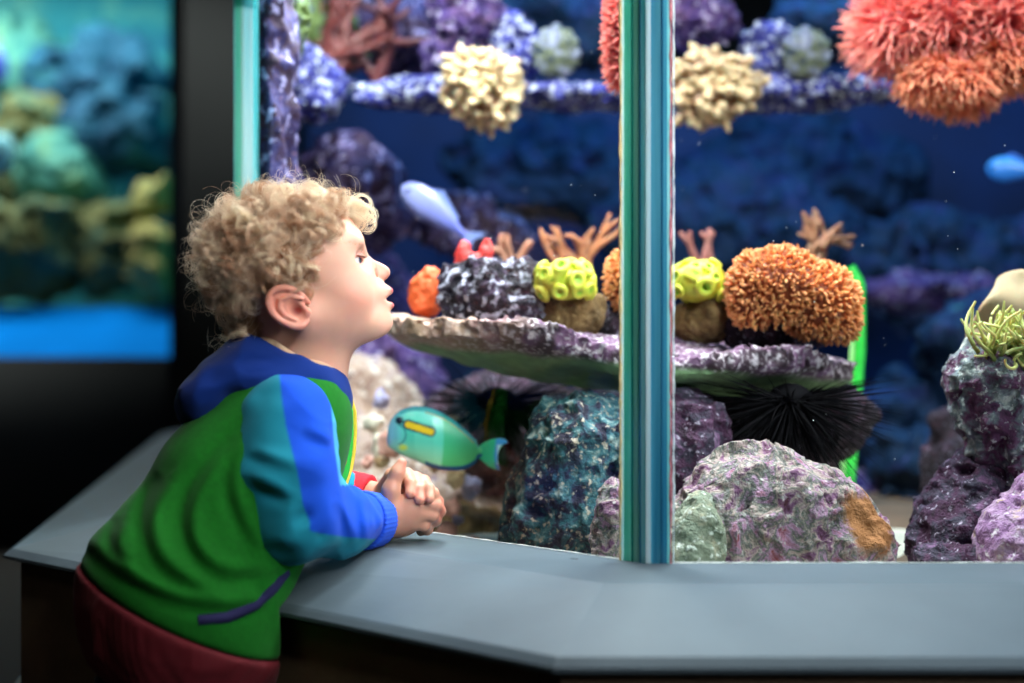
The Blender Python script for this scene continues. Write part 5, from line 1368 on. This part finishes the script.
# sleeve
def sleeve_base(p):
    d = chain(p, [P(285, 426, 1.545), P(285, 470, 1.530), P(292, 520, 1.520)], [.053, .053, .043], .03)
    d = smin(d, chain(p, [P(296, 520, 1.520), P(334, 520, 1.570), P(364, 520, 1.620)], [.042, .037, .029], .02), .022)
    d = smin(d, ell(p, P(296, 404, 1.575), (.042, .05, .030)), .03)
    return d
def sleeve_f(p):
    d = sleeve_base(p)
    # gathers on the forearm: rings round the arm axis
    ax = (P(364, 520, 1.620) - P(300, 522, 1.522)); L = np.linalg.norm(ax); ax /= L; t = (p - V3(P(300, 522, 1.522))) @ V3(ax)
    w = np.clip((t - .02) / .03, 0, 1) * np.clip((L + .01 - t) / .02, 0, 1)
    d = d + w * .0035 * vnoise(p, 34, 5) + w * .0012 * vnoise(p, 80, 6)
    # elbow creases
    for a_, b_, r, k_ in ((P(322, 497, 1.535), P(300, 520, 1.470), .007, .005), (P(330, 508, 1.54), P(318, 535, 1.49), .006, .004)):
        d = d + k_ * np.exp(-(cap(p, a_, b_, 0.0) / r) ** 2)
    d = d + wrinkle(p, .0036, 12, 19)
    qx = p[..., 0] / p[..., 1] * F + 512; qy = 341.5 - (p[..., 2] - CZ) / p[..., 1] * F
    for x0, y0, x1, y1, r, am in ((244, 452, 300, 470, 6, .003), (246, 480, 296, 500, 6, .0035), (300, 430, 336, 446, 6, .0025), (262, 545, 312, 548, 6, .002), (340, 500, 352, 545, 5, .003), (358, 498, 364, 545, 4, .0025)):
        L2 = (x1 - x0) ** 2 + (y1 - y0) ** 2; t_ = np.clip(((qx - x0) * (x1 - x0) + (qy - y0) * (y1 - y0)) / L2, 0, 1); dx = qx - x0 - t_ * (x1 - x0); dy = qy - y0 - t_ * (y1 - y0)
        s_ = np.sign((x1 - x0) * dy - (y1 - y0) * dx) * np.hypot(dx, dy); d = d + am * np.sin(np.clip(t_, .03, .97) * np.pi) * (s_ / r) * np.exp(.5 - .5 * (s_ / r) ** 2)
    d = smax(d, ((p - V3(P(365, 520, 1.621))) @ V3(ax)), .003)
    d = smax(d, -ledge_solid(p), .006)
    return d
v, q = nets(sleeve_f, (-0.33, 1.41, 0.50), (-0.10, 1.72, 0.85), .0022, extra=.010)
x, y = px_of(v)
seamx = np.interp(y, [370, 400, 426, 479, 505, 522], [279, 282, 286, 299, 303, 310])
seamy = np.interp(x, [305, 325, 345, 371, 390], [530, 534, 537, 539, 540])
blue = np.clip(np.minimum((x - seamx) / 2.0 + .5, (seamy - y) / 2.0 + .5), 0, 1)
# the light panel in front of the blue strip
fx = np.interp(y, [380, 400, 440, 470, 490], [328, 330, 333, 337, 340])
lt = np.clip((x - fx) / 1.5, 0, 1) * (y < 485)
BL, TL, LT_ = srgb(22, 78, 205), srgb(24, 128, 150), srgb(70, 165, 205)
col = TL * (1 - blue[:, None]) + BL * blue[:, None]; col = col * (1 - lt[:, None]) + LT_ * lt[:, None]
sl = obj('sleeve', v, q, m_cloth, jacket, colors=col); sl['label'] = 'near sleeve, teal with a royal blue stripe'
# cuff
def ringpart(a, b, ra, rb, tk):
    def f(p):
        ax = b - a; L = np.linalg.norm(ax); ax = ax / L; t = (p - V3(a)) @ V3(ax); rad = np.linalg.norm(p - V3(a) - t[..., None] * V3(ax), axis=-1)
        R = ra + (rb - ra) * np.clip(t / L, 0, 1); d = np.abs(rad - R) - tk
        d = smax(d, -t, .003); return smax(d, t - L, .003) + .0006 * np.sin(np.arctan2((p - V3(a)) @ V3((0, 0, 1)), (p - V3(a)) @ V3((ax[1], -ax[0], 0))) * 40)
    return f
a_, b_ = P(362, 520.5, 1.618), P(377, 520, 1.642)
v, q = nets(ringpart(a_, b_, .0300, .0268, .0042), a_ - .05, b_ + .05, .0018, extra=.004)
m_blue = mat_plain('blue_rib', srgb(22, 82, 215), 0.08, 50, bump=(900, .3, .0008), rough=.85, sheen=.05)
o = obj('cuff', v, q, m_blue, sl); o['label'] = 'blue ribbed cuff'
# far sleeve and red cuff
def farsl(p):
    d = chain(p, [SH_F, EL_F, P(352, 495, 1.738)], [.048, .038, .028], .02) + wrinkle(p, .003, 19, 18)
    return d
v, q = nets(farsl, (-0.36, 1.52, 0.56), (-0.12, 1.82, 0.82), .0035, extra=.01)
o = obj('sleeve', v, q, m_cloth, jacket, colors=np.tile(TL, (len(v), 1)))
a_, b_ = P(347, 496, 1.738), P(370, 499, 1.728)
v, q = nets(ringpart(a_, b_, .0275, .0250, .004), a_ - .05, b_ + .05, .002, extra=.004)
r_o = obj('cuff', v, q, mat_plain('red_cuff', srgb(200, 20, 40), .08, 50, bump=(900, .3, .0008), rough=.85), o); r_o['label'] = 'red cuff of the far sleeve'
# hood: collar roll and the bag hanging at the back
NC = P(287, 377, 1.615)
def hood_f(p):
    R = basis((0.90, 0.16, -0.42), (-0.16, 1, 0)); q = (p - V3(NC)) @ R.astype(np.float32)
    rr = np.sqrt((q[..., 0] / 1.02) ** 2 + q[..., 1] ** 2)
    d = np.sqrt((rr - .064 + .25 * np.clip(q[..., 2], -.03, .03)) ** 2 + (q[..., 2] * .58) ** 2) - .0165
    bag = ell(p, P(222, 388, 1.60), (.050, .075, .031), basis((0.80, 0.1, .45), (0, 1, 0)))
    bag = smin(bag, ell(p, P(207, 405, 1.59), (.030, .062, .028), basis((0.6, 0.1, .70), (0, 1, 0))), .02)
    bag = smin(bag, ell(p, P(252, 372, 1.60), (.045, .072, .022), basis((0.95, 0.1, .10), (0, 1, 0))), .02)
    d = smin(d, bag, .016)
    for a_, b_, r, k_ in ((P(210, 372, 1.52), P(262, 368, 1.50), .006, .004), (P(205, 398, 1.51), P(235, 380, 1.49), .006, .005), (P(250, 362, 1.53), P(300, 358, 1.53), .005, .003)):
        d = d + k_ * np.exp(-(np.maximum(cap(p, a_, b_, 0.0) - .01, 0) / r) ** 2)
    d = d + wrinkle(p, .003, 33, 22)
    return smax(d, -(cap(p, P(312, 330, HD), P(304, 400, HD), .044, .046)), .003)
v, q = nets(hood_f, (-0.42, 1.48, 0.66), (-0.13, 1.76, 0.83), .0023, extra=.01)
w = np.clip((px_of(v)[0] - 215) / 70, 0, 1)[:, None]
o = obj('hood', v, q, m_cloth, jacket, colors=np.tile(srgb(12, 44, 118), (len(v), 1))); o['label'] = 'blue hood folded back round the neck'
# pale lining edge inside the collar
th = np.linspace(0, 2 * np.pi, 80); R = basis((0.90, 0.16, -0.42), (-0.16, 1, 0))
ring = NC + (np.stack([np.cos(th) * .056 * 1.0, np.sin(th) * .056, 0 * th + .026 + .002 * np.sin(th * 5)], 1)) @ R.T
v, q = tubes(ring[None], np.full((1, 80), .0045), 8); l_ = obj('lining', v, q, mat_plain('lining_cream', srgb(205, 170, 140), .15, 100, bump=(900, .5, .001), rough=.9), o); l_['label'] = 'cream fleece lining edge'
# front placket with yellow zipper tape and a red tab
front = np.array([P(352, 396, 1.665), P(356.5, 412, 1.672), P(357, 432, 1.676), P(356, 450, 1.676), P(353, 468, 1.672), P(347, 486, 1.665)])
tt = np.linspace(0, 5, 40); fr = np.stack([np.interp(tt, range(6), front[:, i]) for i in range(3)], 1)
fr0 = fr + np.array([-.013, 0, 0])
gp, gq = tubes(fr0[None] - [0.002, .012, 0], (np.full((1, 40), .0125)), 12)
o = obj('front_panel', gp, gq, mat_plain('front_green', srgb(35, 175, 55), .1, 60, bump=(900, .3, .0008), rough=.85), jacket)
v, q = tubes(fr0[None] + [.010, 0, 0], np.full((1, 40), .0032), 8); o = obj('zipper', v, q, mat_plain('zip_yellow', srgb(230, 200, 60), rough=.5), jacket); o['label'] = 'yellow zipper tape'
bx = P(344, 459, 1.648); v, q = uvsphere(bx, (.0035, .003, .0085), 16, 10); o = obj('pull_tab', v, q, mat_plain('tab_red', srgb(215, 40, 40), rough=.6), jacket); o['label'] = 'small red zip tab'
# pocket welt, navy
pk = np.array([P(196, 622, 1.42), P(222, 622, 1.42), P(248, 612, 1.43), (P(266, 596, 1.45)), P(278, 580, 1.47)])
tt = np.linspace(0, 4, 40); pk = np.stack([np.interp(tt, range(5), pk[:, i]) for i in range(3)], 1)
for _ in range(12):
    g = jacket_base(pk.astype(np.float32)); pk[:, 1] += np.clip(g + .003, -.01, .01) * .8
v, q = tubes(pk[None], np.full((1, 40), .0062), 8); o = obj('pocket_welt', v, q, mat_plain('welt_navy', srgb(26, 24, 74), rough=.9), jacket)
# trousers and shoes
def tr_f(p):
    d = ell(p, HP + [-.01, -.01, -.09], (.075, .075, .06))
    for h, k_, f_ in ((hipN, KN, FN), (hipF, KF, FF)): d = smin(d, chain(p, [h + [0, 0, -.03], k_, f_ + [0, 0, .03]], [.052, .050, .042], .02), .02)
    return smax(smax(d + wrinkle(p, .004, 44, 20), -(p[..., 2] - .055), .004), -ledge_solid(p), .008)
v, q = nets(tr_f, (-0.60, 1.33, 0.03), (-0.18, 1.78, 0.62), .005, extra=.012)
o = obj('trousers', v, q, mat_plain('denim_navy', srgb(26, 30, 52), .2, 90, bump=(900, .4, .001), rough=.85), person); o['label'] = 'dark navy trousers'
m_shoe = mat_plain('shoe_grey', srgb(60, 62, 70), .2, 40, rough=.6); m_sole = mat_plain('sole_white', srgb(200, 200, 195), rough=.7)
for f_ in (FN, FF):
    c = np.array([f_[0], f_[1], 0.0]) + FT * .03
    def sh_f(p, c=c): return smax(smin(ell(p, c + FT * .025 + [0, 0, .028], (.062, .034, .030), TB), ell(p, c - FT * .028 + [0, 0, .045], (.036, .032, .040), TB), .02), .010 - p[..., 2], .003)
    v, q = nets(sh_f, c - .11, c + .11, .004, extra=.004); s_ = obj('shoe', v, q, m_shoe, person)
    def so_f(p, c=c): return smax(smax(ell(p, c + FT * .005 + [0, 0, .008], (.088, .038, .05), TB), p[..., 2] - .014, .003), .001 - p[..., 2], .002)
    v, q = nets(so_f, c - .11, c + .11, .004, extra=.004); obj('sole', v, q, m_sole, s_)

# =================================================================== SECOND AQUARIUM IN THE BACK WALL
wa = empty('wall_aquarium', ((wx0 + wx1) / 2, WY + .6, wz0)); tag(wa, 'blurred brightly lit aquarium window set in the dark wall at the far left', 'aquarium')
y0, y1 = WY + .02, WY + 1.25
m_wtank = mat_rock('painted_teal_back', [(0.3, srgb(20, 110, 150)), (0.5, srgb(40, 150, 165)), (0.65, srgb(110, 190, 170)), (0.75, srgb(60, 120, 160))], 2.2, None, bumps=())
v, f = join([box((wx0 - .05, y1, wz0 - .02), (wx1 + .05, y1 + .04, wz1 + .1))]); obj_py('back_panel', v, f, m_wtank, wa)
for xa in (wx0 - .09, wx1 + .05):
    v, f = box((xa, WY + .12, wz0 - .02), (xa + .04, y1, wz1 + .1)); obj_py('side_panel', v, f, m_wtank, wa)
v, f = box((wx0 - .09, WY + .12, wz0 - .06), (wx1 + .09, y1 + .04, wz0 - .02)); obj_py('tank_floor', v, f, mat_plain('gravel_olive', srgb(120, 120, 70), .4, 30, bump=(60, .6, .01), rough=.9), wa)
v, f = box((wx0 - .09, WY + .12, wz1 + .1), (wx1 + .09, y1 + .04, wz1 + .14)); obj_py('lid', v, f, m_darkwall, wa)
v, f = box((wx0, WY + .03, wz0), (wx1, WY + .05, wz1)); obj_py('glass_pane', v, f, m_glass, wa)
bz = CZ - (304 - 341.5) / F * WY
v = [(xx, yy, zz) for xx in (wx0, wx1 - .005) for yy, zz in ((WY + .055, wz0), (WY + .075, wz0 + .01), (WY + .42, bz), (WY + .44, wz0))]
f = [(0, 1, 5, 4), (1, 2, 6, 5), (2, 3, 7, 6), (3, 0, 4, 7), (0, 3, 2, 1), (4, 5, 6, 7)]
o = obj_py('sill_slope', v, f, mat_plain('sill_blue', srgb(0, 135, 235), .1, 4, rough=.9, spec=.05), wa); o['label'] = 'bright blue sill along the bottom of the glass'
v, f = prism([(wx1 - .004, WY - .02), (wx1 + .045, WY - .02), (wx1 + .045, WY), (wx1 - .004, WY)], wz0 - .05, wz1 + .05); obj_py('window_frame', v, f, mat_plain('frame_black', srgb(22, 22, 24), rough=.5), wa)
def wrock(px, py, D, rx, ry_, rz, mat, label, seed, amp=.06, nm='wall_tank_rock'):
    return rock(nm, [(P(px, py, D), (W(rx, D), ry_, W(rz, D))), (P(px + rx * .4, py + rz * .3, D + .05), (W(rx * .7, D), ry_, W(rz * .7, D)))], mat, .014, amp, 5, label, seed=seed, octs=4, ridge=.05, rough_=.03)
M1 = mat_rock('wall_rock_blue', [(0.3, srgb(8, 60, 95)), (0.55, srgb(20, 90, 120)), (0.7, srgb(50, 125, 120))], 5, None, bumps=((20, .8, .02),), seed=1)
M2 = mat_rock('wall_rock_olive', [(0.3, srgb(50, 60, 40)), (0.48, srgb(110, 110, 60)), (0.6, srgb(70, 110, 90)), (0.72, srgb(130, 110, 80))], 6, None, bumps=((20, .8, .02),), seed=2)
M3 = mat_rock('wall_rock_yellow', [(0.35, srgb(130, 120, 70)), (0.55, srgb(190, 180, 105)), (0.7, srgb(120, 150, 110))], 7, None, bumps=((20, .8, .02),), seed=3)
M4 = mat_rock('wall_rock_teal', [(0.35, srgb(40, 120, 120)), (0.55, srgb(90, 165, 150)), (0.7, srgb(130, 180, 130))], 6, None, bumps=((20, .8, .02),), seed=4)
wrock(95, 75, 6.35, 62, .12, 34, M1, 'deep blue rock mass high in the wall aquarium', 201)
wrock(120, 130, 6.25, 52, .12, 40, M1, 'deep blue rock in the middle of the wall aquarium', 202)
wrock(30, 160, 6.3, 34, .12, 70, M2, 'olive mossy rock at the left of the wall aquarium', 203)
wrock(40, 245, 6.0, 60, .14, 50, M2, 'large brown-olive rock low in the wall aquarium', 204)
wrock(110, 250, 6.05, 48, .12, 46, M2, 'olive rock low in the middle of the wall aquarium', 205)
wrock(148, 200, 6.1, 26, .08, 14, M3, 'pale yellow shelf coral at the right of the wall aquarium', 206)
wrock(152, 258, 5.95, 24, .08, 36, M3, 'yellow-green coral stack at the lower right of the wall aquarium', 207)
wrock(70, 175, 6.2, 34, .1, 24, M4, 'sea green coral in the centre of the wall aquarium', 208)
wrock(20, 60, 6.5, 40, .1, 40, M4, 'pale teal rock at the top left of the wall aquarium', 209)
slim('discus_fish', (16, 152), (-24, 150), 0.075, 5.85, (srgb(150, 225, 235), srgb(100, 200, 225), srgb(190, 240, 240)), 'pale cyan fish at the left edge of the wall aquarium', srgb(120, 210, 230))
slim('blue_tang', (8, 68), (-30, 66), 0.085, 6.0, (srgb(60, 80, 190), srgb(40, 60, 170), srgb(90, 110, 210)), 'violet-blue fish high at the left edge of the wall aquarium', srgb(50, 60, 170))

# =================================================================== LIGHT
def area(name, loc, rot, size, size_y, power, col, spread=None):
    L = bpy.data.lights.new(name, 'AREA'); L.shape = 'RECTANGLE'; L.size = size; L.size_y = size_y; L.energy = power; L.color = col
    if spread: L.spread = math.radians(spread)
    o = bpy.data.objects.new(name, L); COL.objects.link(o); o.location = loc
    d = Vector(rot) - Vector(loc); o.rotation_euler = d.to_track_quat('-Z', 'Y').to_euler(); return o
area('reef_lamp_front', (0.72, 1.585, 1.95), (0.60, 2.0, 0.6), 1.55, 0.10, 30, (0.94, 0.96, 1.0))
area('reef_lamp_left', (-0.12, 2.10, 1.95), (-0.08, 2.15, 0.6), 0.45, 0.4, 14, (1.0, 0.92, 0.90))
area('reef_lamp_oblique', (-0.08, 1.86, 1.9), (0.12, 2.10, 0.6), 0.10, 0.5, 8, (0.96, 0.97, 1.0))
area('fill_near_post', (0.9, -0.2, 1.9), (0.16, 1.5, 0.95), 0.2, 0.2, 1.2, (0.85, 1.0, 1.0), spread=30)  # unseen front fill, added to brighten the near corner post
area('fill_near_post_inside', (0.40, 1.85, 1.62), (0.14, 1.52, 0.95), 0.25, 0.15, 14, (0.90, 1.0, 1.0))  # extra source inside the tank, added only to light the near post
area('fill_pale_post_inside', (-0.15, 2.25, 1.66), (-0.38, 2.02, 1.05), 0.2, 0.15, 12, (0.92, 1.0, 1.0))  # added fill from behind that brightens the pale post
area('fill_backdrop_blue', (0.5, 3.0, 2.05), (0.5, 3.2, 0.6), 1.8, 0.8, 28, (0.14, 0.50, 1.0))  # blue fill added out of view to tint the backdrop
area('fill_ledge', (1.6, 0.25, 1.30), (0.45, 1.35, 0.55), 0.5, 0.5, 2.3, (0.80, 0.90, 1.0), spread=70)  # off-frame fill added so the right slope of the ledge reads brighter
area('fill_child_face', (0.45, 0.75, 1.70), (-0.10, 1.64, 0.93), 0.45, 0.35, 0.95, (1.0, 0.88, 0.82), spread=48)  # invented soft source out of view, narrowed onto the face
area('fill_left_warm', (-1.6, 0.2, 2.8), (-0.6, 1.8, 0.6), 0.6, 0.6, 1.3, (0.95, 0.85, 0.72))  # unseen dim warm source, put overhead for a rim on the hair
area('wall_tank_lamp', ((wx0 + wx1) / 2, WY + .35, wz1 + .05), ((wx0 + wx1) / 2, WY + .6, 0.6), 2.0, 0.5, 48, (0.95, 1.0, 0.97))
area('fill_pale_post', (-0.9, 0.6, 2.2), (-0.39, 2.0, 1.10), 0.2, 0.2, 1.0, (0.9, 1.0, 1.0), spread=24)  # added spot that lifts the outer side of the pale post
w = bpy.data.worlds.new('hall_air'); SC.world = w; w.use_nodes = True
w.node_tree.nodes['Background'].inputs[0].default_value = (0.35, 0.42, 0.5, 1); w.node_tree.nodes['Background'].inputs[1].default_value = 0.02

cam = bpy.data.cameras.new('camera'); co = bpy.data.objects.new('camera', cam); COL.objects.link(co)
co.location = (0, 0, CZ); co.rotation_euler = (math.pi / 2, 0, 0); cam.sensor_width = 36; cam.lens = F * 36 / 1024
cam.dof.use_dof = True; cam.dof.focus_distance = 1.67; cam.dof.aperture_fstop = 1.8
cam.clip_start = 0.05
SC.camera = co
SC.view_settings.view_transform = 'Standard'; SC.view_settings.look = 'None'; SC.view_settings.exposure = 0.0; SC.view_settings.gamma = 1
SC.view_settings.use_curve_mapping = False
SC.cycles.max_bounces = 8; SC.cycles.transparent_max_bounces = 16; SC.cycles.use_denoising = True
SC.cycles.caustics_reflective = False; SC.cycles.caustics_refractive = False
for o in bpy.data.objects:
    if '_loc' in o: del o['_loc']
